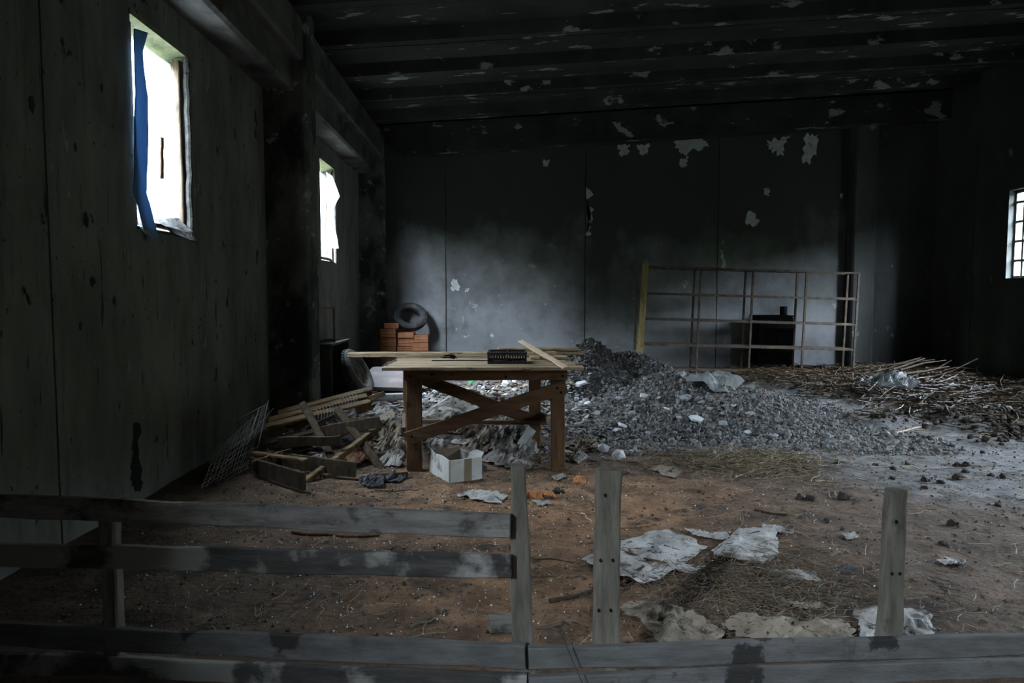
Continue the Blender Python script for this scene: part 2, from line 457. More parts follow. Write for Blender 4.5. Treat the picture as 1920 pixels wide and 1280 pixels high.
# ------------------------------------------------------------------ setting: floor
xs = np.concatenate([np.arange(-2.52, 5.0, 0.028), np.arange(5.0, 8.34, 0.05)])
ys = np.concatenate([np.arange(-6.0, 2.2, 0.2), np.arange(2.2, 7.0, 0.026), np.arange(7.0, 13.12, 0.045)])
GX, GY = np.meshgrid(xs, ys)
GZ = floor_z(GX, GY)
V = np.stack([GX, GY, GZ], -1).reshape(-1, 3)
ny, nx = GX.shape
I = np.arange(ny * nx).reshape(ny, nx)
F = np.stack([I[:-1, :-1], I[:-1, 1:], I[1:, 1:], I[1:, :-1]], -1).reshape(-1, 4)
X, Y = V[:, 0], V[:, 1]
wob = fbm(X * 0.9, Y * 0.9, 61, 4) - 0.47
brown = np.array([0.125, 0.085, 0.058]); orange = np.array([0.34, 0.185, 0.095]); dust = np.array([0.20, 0.202, 0.205]); dark = np.array([0.05, 0.038, 0.03])
m_or = np.exp(-((X - 0.5) / 1.5) ** 2 - ((Y - 4.75) / 1.15) ** 2) * np.clip(1.0 + 2.5 * wob, 0, 1.3)
m_or = np.clip(np.maximum(m_or, 0.9 * np.exp(-((X - 0.1) / 0.8) ** 2 - ((Y - 3.4) / 0.9) ** 2)), 0, 1)
m_du = sstep(-0.35, 0.55, (X - 1.9) * 0.30 + (Y - 5.6) * 0.42 + 1.6 * wob) * (1 - 0.6 * sstep(7.0, 8.3, X)) * (0.3 + 0.7 * sstep(0.0, 1.6, X))
m_dk = sstep(0, 1.0, (X - 4.7 + 0.13 * (Y - 6.2)) / 1.2 + 2.2 * (fbm(X * .9, Y * .9, 8, 3) - .45)) * sstep(5.0, 6.4, Y)
m_rb = np.exp(-(((X + 0.35) / 1.3) ** 2) ** 1.5 - (((Y - 7.9) / 1.6) ** 2) ** 1.5)
T = brown[None] * np.ones((len(X), 1))
for msk, c in ((m_or, orange), (m_du * 0.9, dust), (m_rb * 0.6, np.array([0.16, 0.15, 0.14])), (m_dk * 0.85, dark)):
    T = T * (1 - msk[:, None]) + c[None] * msk[:, None]
T = T * (0.5 + 1.05 * fbm(X * 4, Y * 9, 71, 5))[:, None]
floor = np_mesh('floor', V, F, M_floor, tint=T, smooth=True)
tag(floor, kind='structure')
g = MB().box((-70, -70, -0.75), (70, 70, -0.3)).build('ground', M_grass)
tag(g, kind='structure')

# unseen tree belts, added beyond the windows on both sides to block low sky
def added_tree_belt(name, x, h, label, seed):
    yy = np.arange(-34, 50, 1.1); tt = np.linspace(0, 1, 15)
    A, B = np.meshgrid(yy, tt)
    ang = B * math.pi
    hh = h * (0.86 + 0.3 * fbm(A * 0.35, A * 0 + seed, seed, 3))
    bul = 1 + 0.5 * (fbm(A * 0.7, B * 9, seed + 5, 3) - .45)
    Xx = x - 2.0 * np.cos(ang) * bul
    Zz = -0.4 + hh * np.sin(ang) ** 0.55 * (0.92 + 0.16 * fbm(A * 1.1, B * 6, seed + 9, 3))
    V = np.stack([Xx, A, Zz], -1).reshape(-1, 3)
    ny, nx = A.shape
    I = np.arange(ny * nx).reshape(ny, nx)
    F = np.stack([I[:-1, :-1], I[:-1, 1:], I[1:, 1:], I[1:, :-1]], -1).reshape(-1, 4)
    o = np_mesh(name, V, F, M_leaf)
    return tag(o, kind='structure')


added_tree_belt('added_tree_belt_left', -12.5, 7.8, '', 3)
added_tree_belt('added_tree_belt_right', 25.0, 7.8, '', 4)

# ------------------------------------------------------------------ setting: walls
WH = 5.4


def rect_minus(y0, y1, z0, z1, holes):
    """split a wall rectangle into pieces around its window hole"""
    for (a, b, c, d) in holes:
        if a > y0 and b < y1:
            return [(y0, a, z0, z1), (b, y1, z0, z1), (a, b, z0, c), (a, b, d, z1)]
    return [(y0, y1, z0, z1)]


def side_wall(name, x0, x1, seams, holes, m, zlo=-0.3):
    w = empty(name); tag(w, kind='structure')
    for a, b in zip(seams[:-1], seams[1:]):
        mb = MB()
        for (p, q, c, d) in rect_minus(a + 0.008, b - 0.008, zlo, WH, holes):
            mb.box((x0, p, c), (x1, q, d))
        mb.build('panel', m, w)
    inset = 0.03
    for s in seams[1:-1]:
        MB().box((x0 + inset, s - 0.009, zlo), (x1 - inset, s + 0.009, WH)).build('joint', M_joint, w)
    return w


wl_ = side_wall('wall_left', XL - WT, XL, [YF, -2.5, 0.9, 4.0, 7.9, 9.25, 13.3], OPEN_L, M_wall_l)
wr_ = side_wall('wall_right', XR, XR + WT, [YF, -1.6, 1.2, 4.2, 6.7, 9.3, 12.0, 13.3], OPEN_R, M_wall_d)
wb = empty('wall_back'); tag(wb, kind='structure')
seams = [XL - WT, -0.94, 1.68, 4.19, 6.63, XR + WT]
for i, (a, b) in enumerate(zip(seams[:-1], seams[1:])):
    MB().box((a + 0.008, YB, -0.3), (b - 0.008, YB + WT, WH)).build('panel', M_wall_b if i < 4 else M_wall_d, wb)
for s in seams[1:-1]:
    MB().box((s - 0.009, YB + 0.03, -0.3), (s + 0.009, YB + WT - 0.02, WH)).build('joint', M_joint, wb)
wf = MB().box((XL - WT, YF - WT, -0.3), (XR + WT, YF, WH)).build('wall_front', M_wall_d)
tag(wf, kind='structure')


def patch_poly(name, pts, axis, at, th, m, parent, seed=0, n=5, jit=0.25):
    """an irregular scab of plaster or stain lying on a wall: polygon with ragged edge"""
    rr = random.Random(seed)
    out = []
    k = len(pts)
    for i in range(k):
        a = Vector(pts[i]); b = Vector(pts[(i + 1) % k])
        ln = (b - a).length
        nn = Vector((-(b - a).y, (b - a).x)).normalized()
        for j in range(n):
            out.append(tuple(a.lerp(b, j / n) + nn * rr.uniform(-jit, jit) * ln * 0.35 * (0 if j == 0 else 1)))
    mb = MB().prism(out, axis, at, at + th)
    return mb.build(name, m, parent)


def yp(*px): return px


# bare plaster showing on the back wall
FL = [
    [(-0.81, 13.1, 1.77), (-0.72, 13.1, 1.76), (-0.69, 13.1, 1.56), (-0.84, 13.1, 1.57)],
    [(1.69, 13.1, 3.47), (1.77, 13.1, 3.43), (1.79, 13.1, 2.9), (1.74, 13.1, 2.57), (1.68, 13.1, 2.6)],
    [(4.25, 13.1, 2.31), (4.31, 13.1, 2.21), (4.37, 13.1, 1.96), (4.21, 13.1, 1.92)],
    [(2.27, 13.1, 4.26), (2.49, 13.1, 4.28), (2.47, 13.1, 4.09), (2.33, 13.1, 4.06)],
    [(2.64, 13.1, 4.28), (2.86, 13.1, 4.3), (2.84, 13.1, 4.09), (2.68, 13.1, 4.11)],
    [(3.32, 13.1, 4.32), (3.87, 13.1, 4.37), (4, 13.1, 4.24), (3.58, 13.1, 4.09), (3.42, 13.1, 4.13)],
    [(3.44, 13.1, 3.99), (3.6, 13.1, 4.07), (3.56, 13.1, 3.87), (3.46, 13.1, 3.85)],
    [(5.08, 13.1, 4.37), (5.52, 13.1, 4.46), (5.41, 13.1, 4.2), (5.39, 13.1, 4.08), (5.11, 13.1, 4.2)],
    [(5.81, 13.1, 4.47), (6.06, 13.1, 4.48), (6.02, 13.1, 4.15), (5.92, 13.1, 3.94), (5.76, 13.1, 3.96)],
    [(5.05, 13.1, 3.48), (5.16, 13.1, 3.48), (5.15, 13.1, 3.33), (5.07, 13.1, 3.35)],
    [(6.48, 13.1, 3.39), (6.56, 13.1, 3.37), (6.53, 13.1, 3.27)],
    [(-0.58, 13.1, 1.59), (-0.5, 13.1, 1.6), (-0.52, 13.1, 1.53), (-0.59, 13.1, 1.54)],
    [(0.87, 13.1, 3.98), (1, 13.1, 3.99), (0.96, 13.1, 3.86), (0.89, 13.1, 3.87)],
    [(4.77, 13.1, 3.06), (4.99, 13.1, 2.89), (4.92, 13.1, 2.77), (4.73, 13.1, 2.79)],
]
for i, q in enumerate(FL):
    patch_poly('plaster_patch', [(p[0], p[2]) for p in q], 'y', YB - 0.004, 0.006, M_flake, wb, i, 6, 0.5)
# black tar run on the left wall, and pock holes
q = [(-2.52, 4.83, 0.57), (-2.52, 4.91, 0.55), (-2.52, 4.88, 0.31), (-2.52, 4.93, 0.12), (-2.52, 4.88, 0.07), (-2.52, 4.81, 0.1), (-2.52, 4.76, 0.19), (-2.52, 4.78, 0.3), (-2.52, 4.82, 0.36)]
patch_poly('tar_stain', [(p[1], p[2]) for p in q], 'x', XL - 0.003, 0.006, M_stain, wl_, 5, 4, 0.35)
for i, p in enumerate([(-2.52, 3.9, 2.49), (-2.52, 4.36, 1.92), (-2.52, 4.59, 2.78), (-2.52, 4.28, 2.34), (-2.52, 5.8, 1.07), (-2.52, 6.31, 1.08), (-2.52, 4.26, 1.27), (-2.52, 7.2, 2.56), (-2.52, 6.66, 3.75), (-2.52, 5.88, 0.47)]):
    r = 0.035 if i < 2 else 0.02
    patch_poly('pock_hole', [(p[1] + r * math.cos(a) * .8, p[2] + 1.5 * r * math.sin(a)) for a in (0, 1.2, 2.5, 3.8, 5)], 'x', XL - 0.002, 0.004, M_stain, wl_, i, 3, 0.3)

# pillars and beams
for i, (a, b) in enumerate([(-2.9, -2.5), (2.3, 2.68), (7.72, 8.12), (12.92, 13.1)]):
    o = MB().prism([(-2.6, a), (-2.08, a), (-2.05, a + 0.03), (-2.05, b - 0.03), (-2.08, b), (-2.6, b)], 'z', -0.2, 4.55).build('trim_%d' % (i + 1), M_pillar)
    tag(o, kind='structure')
o = MB().prism([(6.66, 13.15), (6.66, 12.9), (6.69, 12.87), (7.07, 12.87), (7.10, 12.9), (7.10, 13.15)], 'z', -0.2, 4.75).build('trim_5', M_wall_d)
tag(o, kind='structure')
o = MB().prism([(-2.6, 3.99), (-2.11, 3.99), (-2.08, 4.02), (-2.08, 4.41), (-2.6, 4.41)], 'y', YF, YB - 0.001).build('trim_6', M_beam)
tag(o, kind='structure')
for i, (a, b) in enumerate([(-2.5, 2.3), (2.68, 7.72), (8.12, 12.92)]):
    o = MB().prism([(-2.6, 3.69), (-2.23, 3.69), (-2.20, 3.72), (-2.20, 3.99), (-2.6, 3.99)], 'y', a, b).build('trim_%d' % (7 + i), M_beam)
    tag(o, kind='structure')


def ceil_z(x): return 4.41 + 0.068 * (x + 2.08)


# beam under the roof along the back wall, with its sloping end
o = MB().prism([(-2.07, 4.42), (-2.05, 4.36), (-1.70, 4.0), (-1.66, 3.985), (8.4, 3.985 + 0.072 * 10.06), (8.4, 5.2), (-2.07, 4.5)], 'y', 12.72, 13.09).build('trim_10', M_ceil)
tag(o, kind='structure')

# ceiling: ribbed concrete roof slabs lying side by side
ce = empty('ceiling'); tag(ce, kind='structure')
prof = [(0, 0), (0.13, 0), (0.18, 0.15), (0.96, 0.15), (1.01, 0), (1.145, 0), (1.145, 0.3), (0, 0.3)]
slab_mesh = None
for i in range(17):
    y = YB + 0.2 - 1.16 * (i + 1)
    if slab_mesh is None:
        mb = MB()
        n = len(prof)
        x0, x1 = -2.75, 8.55
        vs = [(x0, u, v + ceil_z(x0)) for u, v in prof] + [(x1, u, v + ceil_z(x1)) for u, v in prof]
        fs = [tuple(range(n)), tuple(reversed(range(n, 2 * n)))] + [(k, n + k, n + (k + 1) % n, (k + 1) % n) for k in range(n)]
        mb.add(vs, fs)
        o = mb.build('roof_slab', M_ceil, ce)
        slab_mesh = o.data
    else:
        o = bpy.data.objects.new('roof_slab', slab_mesh); COL.objects.link(o); o.parent = ce
    o.location = (0, y, random.uniform(0, 0.012))
x0, x1 = -2.75, 8.55
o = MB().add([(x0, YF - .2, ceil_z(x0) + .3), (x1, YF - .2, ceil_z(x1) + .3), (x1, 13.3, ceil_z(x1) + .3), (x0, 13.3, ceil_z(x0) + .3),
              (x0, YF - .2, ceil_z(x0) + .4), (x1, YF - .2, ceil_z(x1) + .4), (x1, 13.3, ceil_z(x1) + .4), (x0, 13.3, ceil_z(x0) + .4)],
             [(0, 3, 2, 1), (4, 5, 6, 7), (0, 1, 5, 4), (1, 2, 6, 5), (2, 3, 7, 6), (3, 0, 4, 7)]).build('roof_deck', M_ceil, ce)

# ------------------------------------------------------------------ windows
def reveal_strip(mb, lo, hi): mb.box(lo, hi)


def left_window(n, op):
    y0, y1, z0, z1 = op
    w = empty('window_%d' % n); tag(w, kind='structure')
    e = 0.035
    # head tinted for green light off the grass, felted far jamb, thin sill
    MB().prism([(XL - .20, z1 - 0.05), (XL + 0.012, z1 - 0.005), (XL + 0.012, z1 + e), (XL - .20, z1 + 0.002)], 'y', y0 - .015, y1 + 0.03).build('head', M_reveal, w)
    MB().plank((XL + 0.006, y1 + 0.0, z0 - 0.02), (XL + 0.006, y1 + 0.0, z1 - .02), 0.05, 0.045, (0, 1, 0), 14, 0.3, 0.006, seed=n).build('jamb_edge', M_lint, w)
    MB().box((XL - .20, y1 - 0.012, z0), (XL - 0.02, y1 + 0.001, z1 - .05)).build('jamb', M_lint, w)
    MB().box((XL - .20, y0 - 0.001, z0), (XL - 0.0, y0 + 0.012, z1 - .05)).build('jamb', M_lint, w)
    MB().prism([(XL - .20, z0 + 0.03), (XL + 0.01, z0 + 0.002), (XL + 0.01, z0 - 0.02), (XL - .20, z0 - 0.001)], 'y', y0, y1).build('sill', M_lint, w)
    MB().plank((XL - 0.055, y1 - 0.035, z0 + .02), (XL - 0.055, y1 - 0.035, z1 - .05), 0.06, 0.045, (1, 0, 0), 6, 0.15, 0.003, seed=3 + n).build('frame_post', M_frame, w)
    MB().plank((XL - 0.055, y0 + .01, z0 + .045), (XL - 0.055, y1 - .01, z0 + .045), 0.04, 0.04, (0, 0, 1), 5, 0.15, 0.003, seed=8 + n).build('frame_rail', M_frame, w)
    return w


w1 = left_window(1, OPEN_L[0])
w2 = left_window(2, OPEN_L[1])
MB().plank((XL - .075, 5.515, 2.36), (XL - .07, 5.53, 2.68), 0.045, 0.02, (0, 1, 0), 5, 0.15, 0.006, seed=77).build('broken_slat', M_frame, w1)
y0, y1, z0, z1 = OPEN_L[1]
MB().plank((XL - 0.055, y0 + .5, z0 + .03), (XL - 0.055, y0 + .5, z1 - .35), 0.03, 0.03, (1, 0, 0), 8, 0.2, 0.006, seed=31).build('frame_post', M_frame, w2)


def right_window(n, op):
    y0, y1, z0, z1 = op
    w = empty('window_%d' % n); tag(w, kind='structure')
    xc = XR + 0.12
    MB().box((xc - .02, y0, z1 - .05), (xc + .02, y1, z1)).build('frame_head', M_metal_win, w)
    MB().box((xc - .02, y0, z0), (xc + .02, y1, z0 + .04)).build('frame_sill', M_metal_win, w)
    for yy in (y0, y1 - .04):
        MB().box((xc - .02, yy, z0), (xc + .02, yy + .04, z1)).build('frame_side', M_metal_win, w)
    for i, k in enumerate((0.24, 0.5, 0.76)):
        yy = y0 + (y1 - y0) * k
        MB().box((xc - .018, yy - .022, z0), (xc + .018, yy + .022, z1)).build('mullion', M_metal_win, w)
    for k in (0.14, 0.36, 0.58, 0.8):
        zz = z1 - (z1 - z0) * k
        MB().box((xc - .03, y0 + .005, zz - .018), (xc + .01, y1 - .005, zz + .018)).build('bar', M_metal_win, w)
    return w


right_window(3, OPEN_R[0])
right_window(4, OPEN_R[1])
right_window(5, OPEN_R[2])
left_window(6, OPEN_L[2])  # added window out of view, brightens the fence fronts

# ------------------------------------------------------------------ sheets of paper, cloth and film
def crumple(x, y, seed, scale, k=9):
    rr = random.Random(seed)
    wx = fbm(x / scale * 1.6, y / scale * 1.6, seed + 100, 3) * 0.9
    wy = fbm(x / scale * 1.6 + 7, y / scale * 1.6, seed + 140, 3) * 0.9
    z = np.zeros_like(x)
    tot = 0
    for i in range(k):
        a = rr.uniform(0, math.pi); f = (0.7, 0.9, 1.3, 1.8, 2.4, 3.2, 4.2, 5.5, 7.0)[i] / scale; ph = rr.uniform(0, 1)
        w = 1.0 / (0.7 + f * scale * 0.75)
        u = (x * math.cos(a) + y * math.sin(a)) * f + ph + (wx if i % 2 else wy)
        v = np.abs(2 * (u - np.floor(u)) - 1)
        z += w * (v if i % 3 else np.maximum(v - 0.55, 0) / 0.45)
        tot += w
    return np.clip((z / tot - 0.28) * 1.7, 0, 1.2)


def sheet(name, pts, amp, seed, m, label=None, cat=None, group=None, tall=0.0, lift=0.012, rings=20, segs=110, th=0.003, ragged=0.09, parent=None, follow=1.0, cs=1.0):
    P = np.array(pts, float)
    c = P.mean(0)
    n = len(P)
    # resample the outline evenly
    E_ = np.roll(P, -1, 0) - P
    ln = np.sqrt((E_ ** 2).sum(1)); cum = np.concatenate([[0], np.cumsum(ln)])
    s = np.linspace(0, cum[-1], segs, endpoint=False)
    j = np.clip(np.searchsorted(cum, s, side='right') - 1, 0, n - 1)
    B = P[j] + E_[j] * ((s - cum[j]) / ln[j])[:, None]
    size = math.sqrt(((B - c) ** 2).sum(1).mean())
    rad = 1 + ragged * (fbm(np.arange(segs) * 0.45, np.full(segs, seed * 1.7), seed, 3) - 0.45) * 2
    B = c + (B - c) * rad[:, None]
    R = (np.arange(1, rings + 1) / rings) ** 0.85
    pts2 = np.concatenate([c[None], (c + (B - c)[None] * R[:, None, None]).reshape(-1, 2)])
    rr = np.concatenate([[0], np.repeat(R, segs)])
    x, y = pts2[:, 0], pts2[:, 1]
    cz = crumple(x, y, seed, size * 1.5 * cs)
    edge = 1 - 0.45 * rr ** 4
    g = top(x, y)
    base = follow * g + (1 - follow) * g.min()
    z = base + lift + amp * cz * edge + tall * (1 - rr ** 2) * (0.55 + 0.75 * cz)
    loc = np.array([c[0], c[1], float(base.min())])
    V = np.stack([x, y, z], 1) - loc
    # crumpling also shifts the sheet sideways a little
    V[:, 0] += amp * 0.6 * (cz - .5); V[:, 1] += amp * 0.6 * (crumple(y, x, seed + 9, size * 1.5) - .5)
    F = []
    for k in range(segs):
        l = (k + 1) % segs
        F.append((0, 1 + k, 1 + l))
    for q in range(rings - 1):
        a = 1 + q * segs; b = a + segs
        for k in range(segs):
            l = (k + 1) % segs
            F.append((a + k, b + k, b + l)); F.append((a + k, b + l, a + l))
    F = np.array(F)
    # give it thickness: a second layer below and a rim
    nv = len(V)
    V2 = V.copy(); V2[:, 2] -= th
    F2 = F[:, ::-1] + nv
    a = 1 + (rings - 1) * segs
    k = np.arange(segs); l = (k + 1) % segs
    rim = np.concatenate([np.stack([a + k, nv + a + k, nv + a + l], 1), np.stack([a + k, nv + a + l, a + l], 1)])
    o = np_mesh(name, np.concatenate([V, V2]), np.concatenate([F, F2, rim]), m, parent)
    o.location = loc
    if label: tag(o, label, cat, group)
    return o


def curtain(name, rows, m, label, cat, th=0.003, parent=None, seed=0, wav=0.01):
    """cloth given as rows of points from top to bottom; each row left edge -> right edge"""
    R = np.array(rows, float)
    nu = 9
    sub = 6
    dense = []
    for i in range(len(R) - 1):
        for j in range(sub):
            k = j / sub; k = k * k * (3 - 2 * k) * 0.5 + k * 0.5
            dense.append(R[i] * (1 - k) + R[i + 1] * k)
    dense.append(R[-1])
    D = np.array(dense)
    G = []
    for r, row in enumerate(D):
        t = np.linspace(0, len(row) - 1, nu); i = np.clip(np.floor(t).astype(int), 0, len(row) - 2); f = (t - i)[:, None]
        G.append(row[i] * (1 - f) + row[i + 1] * f)
    G = np.array(G)
    G[:, :, 0] += wav * (fbm(G[:, :, 1] * 9, G[:, :, 2] * 7, seed, 3) - 0.45) * 2
    nr = len(G)
    loc = G[-1, nu // 2].copy()
    V = G.reshape(-1, 3) - loc
    Vb = V.copy(); Vb[:, 0] -= th
    I = np.arange(nr * nu).reshape(nr, nu); n0 = nr * nu
    F = np.stack([I[:-1, :-1], I[1:, :-1], I[1:, 1:], I[:-1, 1:]], -1).reshape(-1, 4)
    bd = np.concatenate([I[0, :], I[1:, -1], I[-1, -2::-1], I[-2:0:-1, 0]])
    l = np.roll(bd, -1)
    rim = np.stack([bd, l, l + n0, bd + n0], 1)
    o = np_mesh(name, np.concatenate([V, Vb]), np.concatenate([F, F[:, ::-1] + n0, rim]), m, parent, smooth=True)
    o.location = loc
    if label: tag(o, label, cat)
    return o


# window 1: blue strap, white film, sacking stuffed along the sill
xw = XL - 0.03
curtain('fabric_strap', [[(-2.5, 4.99, 3.3), (-2.5, 5.18, 3.34)], [(-2.5, 4.97, 3.16), (-2.5, 5.11, 3.19)], [(-2.5, 4.97, 3.02), (-2.5, 5.11, 3.04)],
                         [(-2.5, 4.97, 2.83), (-2.5, 5.15, 2.88)], [(-2.5, 4.95, 2.62), (-2.5, 5.14, 2.66)], [(-2.5, 4.93, 2.39), (-2.5, 5.11, 2.4)],
                         [(-2.5, 4.91, 2.17), (-2.5, 5.09, 2.19)], [(-2.5, 4.95, 2.1), (-2.5, 5.14, 2.11)], [(-2.5, 5, 1.98), (-2.5, 5.19, 1.99)], [(-2.5, 5.07, 1.84), (-2.5, 5.24, 1.89)]],
        M_blue, 'blue woven strap hanging down the left side of the nearest window', 'strap', th=0.004, seed=4, wav=0.008)
curtain('plastic_sheet', [[(XL - .085, 5.05, 3.32), (XL - .085, 5.74, 3.30)], [(XL - .085, 5.05, 2.9), (XL - .08, 5.75, 2.9)], [(XL - .085, 5.04, 2.4), (XL - .085, 5.74, 2.4)],
                          [(XL - .08, 5.03, 2.0), (XL - .08, 5.74, 1.99)]],
        M_wfilm, 'thin white film stretched across the nearest window behind the blue strap', 'plastic sheet', seed=6, wav=0.02)
curtain('sack_cloth', [[(XL - .08, 5.4, 2.04), (XL - .05, 5.84, 2.10)], [(XL + .01, 5.38, 1.98), (XL + .03, 5.85, 1.97)], [(XL + .03, 5.43, 1.93), (XL + .05, 5.88, 1.88)]],
        M_lint, 'crumpled pale sacking tucked over the sill of the nearest window', 'sacking', th=0.006, seed=9, wav=0.03)
curtain('cloth_strip', [[(XL - .02, 4.97, 2.45), (XL - .02, 5.02, 2.45)], [(XL - .02, 4.96, 2.15), (XL - .01, 5.03, 2.15)], [(XL + .0, 4.95, 1.98), (XL + .01, 5.09, 1.95)], [(XL + .02, 5.02, 1.90), (XL + .03, 5.12, 1.87)]],
        M_cloth, 'narrow white cloth hem beside the foot of the blue strap', 'cloth', seed=12)
# window 2: white curtain bulging into the room
curtain('window_curtain', [[(-2.5, 10.44, 3.28), (-2.48, 10.75, 3.27)], [(-2.46, 10.42, 3.1), (-2.42, 10.79, 3.08)], [(-2.46, 10.51, 2.96), (-2.38, 10.75, 2.97)], [(-2.46, 10.53, 2.8), (-2.44, 10.62, 2.79)],
                           [(-2.47, 10.56, 2.61), (-2.45, 10.64, 2.6)], [(-2.46, 10.53, 2.37), (-2.42, 10.67, 2.38)], [(-2.46, 10.55, 2.17), (-2.41, 10.76, 2.18)]],
        M_cloth, 'torn white curtain blowing inward at the narrow far window', 'curtain', seed=15)

# ------------------------------------------------------------------ pen fence in the foreground
fl = thing('pen_fence', 'three-rail wooden pen fence section running left to the concrete wall', 'fence', (0.09, 2.53, 0))


def rail(par, a, b, w, m, seed, t=0.032):
    l = par.location
    return MB().plank(Vector(a) - l, Vector(b) - l, w, t, (0, 0, 1), 14, 0.14, 0.0035, seed=seed).build('rail', m, par)


rail(fl, (0.052, 2.48, 0.617), (-2.50, 2.70, 0.66), 0.085, M_fence, 1)
rail(fl, (0.052, 2.48, 0.465), (-2.50, 2.70, 0.46), 0.086, M_fence_d, 2)
rail(fl, (0.105, 2.475, 0.125), (-2.50, 2.70, 0.155), 0.088, M_fence_w, 3)
rail(fl, (0.11, 2.475, 0.012), (-2.50, 2.70, 0.035), 0.088, M_fence_d, 4)


def post(par, x, y, h, w, w1, lean, m, seed, t=0.06, base=-0.04):
    l = par.location
    return MB().plank(Vector((x, y, base)) - l, Vector((x + lean, y, h)) - l, w, t, (1, 0, 0), 9, 0.12, 0.003, w1=w1, seed=seed).build('post', m, par)


post(fl, 0.103, 2.535, 0.825, 0.095, 0.055, -0.022, M_post, 11)
post(fl, -1.475, 2.635, 0.66, 0.062, 0.06, -0.004, M_post, 12)
fr = thing('pen_fence', 'low pen fence section with two bare upright posts, right of the gap', 'fence', (0.41, 2.53, 0))
rail(fr, (0.118, 2.475, 0.12), (3.9, 2.62, 0.105), 0.082, M_fence_w, 5)
rail(fr, (0.118, 2.475, 0.012), (3.9, 2.62, 0.005), 0.088, M_fence_w, 6)
post(fr, 0.41, 2.53, 0.81, 0.100, 0.088, 0.008, M_post, 13)
post(fr, 1.515, 2.565, 0.715, 0.082, 0.068, 0.006, M_post, 14)
pA = [c for c in fr.children if c.name.startswith('post')]
for po, pts in ((pA[0], ((0.385, .475), (0.43, .475), (0.38, .285), (0.425, .285), (0.40, .72))), (pA[1], ((1.50, .40), (1.53, .40), (1.51, .60)))):
    for (x, z) in pts:
        yy = (2.4985 if po is pA[0] else 2.5335) - fr.location.y
        xx = x - fr.location.x
        MB().prism([(xx + .005 * math.cos(a), z + .007 * math.sin(a)) for a in np.arange(6) * math.pi / 3], 'y', yy - .004, yy + .01).build('nail', M_iron, po)
post(fr, 3.2, 2.64, 0.6, 0.08, 0.07, 0.0, M_post, 15)
o = MB().tube([(0.14, 2.45, 0.24), (0.2, 2.44, 0.245), (0.24, 2.44, 0.22), (0.26, 2.43, 0.17), (0.28, 2.43, 0.12), (0.31, 2.43, 0.05), (0.33, 2.43, 0.01)], 0.002, 5).build('wire', M_rubber)
tag(o, 'thin black wire drooping over the bottom rail between the middle posts', 'wire')

# ------------------------------------------------------------------ work table
tb = thing('work_table', 'rough brown timber work table with crossed braces and weathered plank top', 'table', (-0.1, 6.0, 0))
TL = tb.location.copy()


def tpart(name, a, b, w, t, side, m, seed, jit=0.002, segs=6, w1=None):
    return MB().plank(Vector(a) - TL, Vector(b) - TL, w, t, side, segs, 0.1, jit, seed=seed, w1=w1).build(name, m, tb)


tpart('leg', (-0.675, 5.68, -0.03), (-0.675, 5.68, 0.855), 0.125, 0.055, (1, 0, 0), M_tblv, 1)
tpart('leg', (0.515, 5.68, -0.03), (0.505, 5.68, 0.855), 0.115, 0.055, (1, 0, 0), M_tblv, 2)
tpart('leg', (0.365, 6.47, -0.03), (0.365, 6.47, 0.855), 0.11, 0.055, (1, 0, 0), M_tblv, 3)
tpart('leg', (-0.815, 6.47, -0.03), (-0.815, 6.47, 0.855), 0.11, 0.055, (1, 0, 0), M_tblv, 4)
fa = tpart('apron', (-0.75, 5.635, 0.812), (0.58, 5.635, 0.812), 0.092, 0.032, (0, 0, 1), M_tbl, 5)
tpart('apron', (-0.87, 6.515, 0.812), (0.42, 6.515, 0.812), 0.092, 0.032, (0, 0, 1), M_tbl, 6)
tpart('apron', (-0.725, 5.72, 0.81), (-0.86, 6.44, 0.81), 0.09, 0.03, (0, 0, 1), M_tbl, 7)
tpart('apron', (0.545, 5.72, 0.81), (0.40, 6.44, 0.81), 0.09, 0.03, (0, 0, 1), M_tbl, 8)
fb = tpart('brace', (-0.735, 5.632, 0.285), (0.575, 5.632, 0.715), 0.105, 0.03, (0, 0, 1), M_tbl, 9, segs=8)
tpart('brace', (-0.73, 6.425, 0.70), (0.42, 6.425, 0.265), 0.11, 0.03, (0, 0, 1), M_tbl, 10, segs=8)
tpart('stretcher', (-0.88, 6.39, 0.292), (0.51, 6.39, 0.275), 0.035, 0.05, (0, 0, 1), M_tbl, 11)
tpart('stretcher', (-0.765, 5.70, 0.33), (-0.86, 6.45, 0.33), 0.07, 0.03, (0, 0, 1), M_pal, 12)
tpart('stretcher', (0.58, 5.70, 0.33), (0.43, 6.45, 0.33), 0.07, 0.03, (0, 0, 1), M_pal, 13)
# bolt heads
for (x, z) in ((-0.70, 0.80), (-0.52, 0.815), (0.545, 0.80), (0.08, 0.795), (0.50, 0.70), (0.53, 0.665), (-0.69, 0.31)):
    MB().add(*(lambda c: ([(c[0] + .011 * math.cos(a), c[1], c[2] + .011 * math.sin(a)) for a in np.arange(8) * math.pi / 4] + [(c[0] + .008 * math.cos(a), c[1] - .008, c[2] + .008 * math.sin(a)) for a in np.arange(8) * math.pi / 4],
             [tuple(range(8)), tuple(range(8, 16))] + [(i, (i + 1) % 8, 8 + (i + 1) % 8, 8 + i) for i in range(8)]))(Vector((x, 5.617, z)) - TL)).build('bolt', M_iron, fa if z > 0.78 else fb)
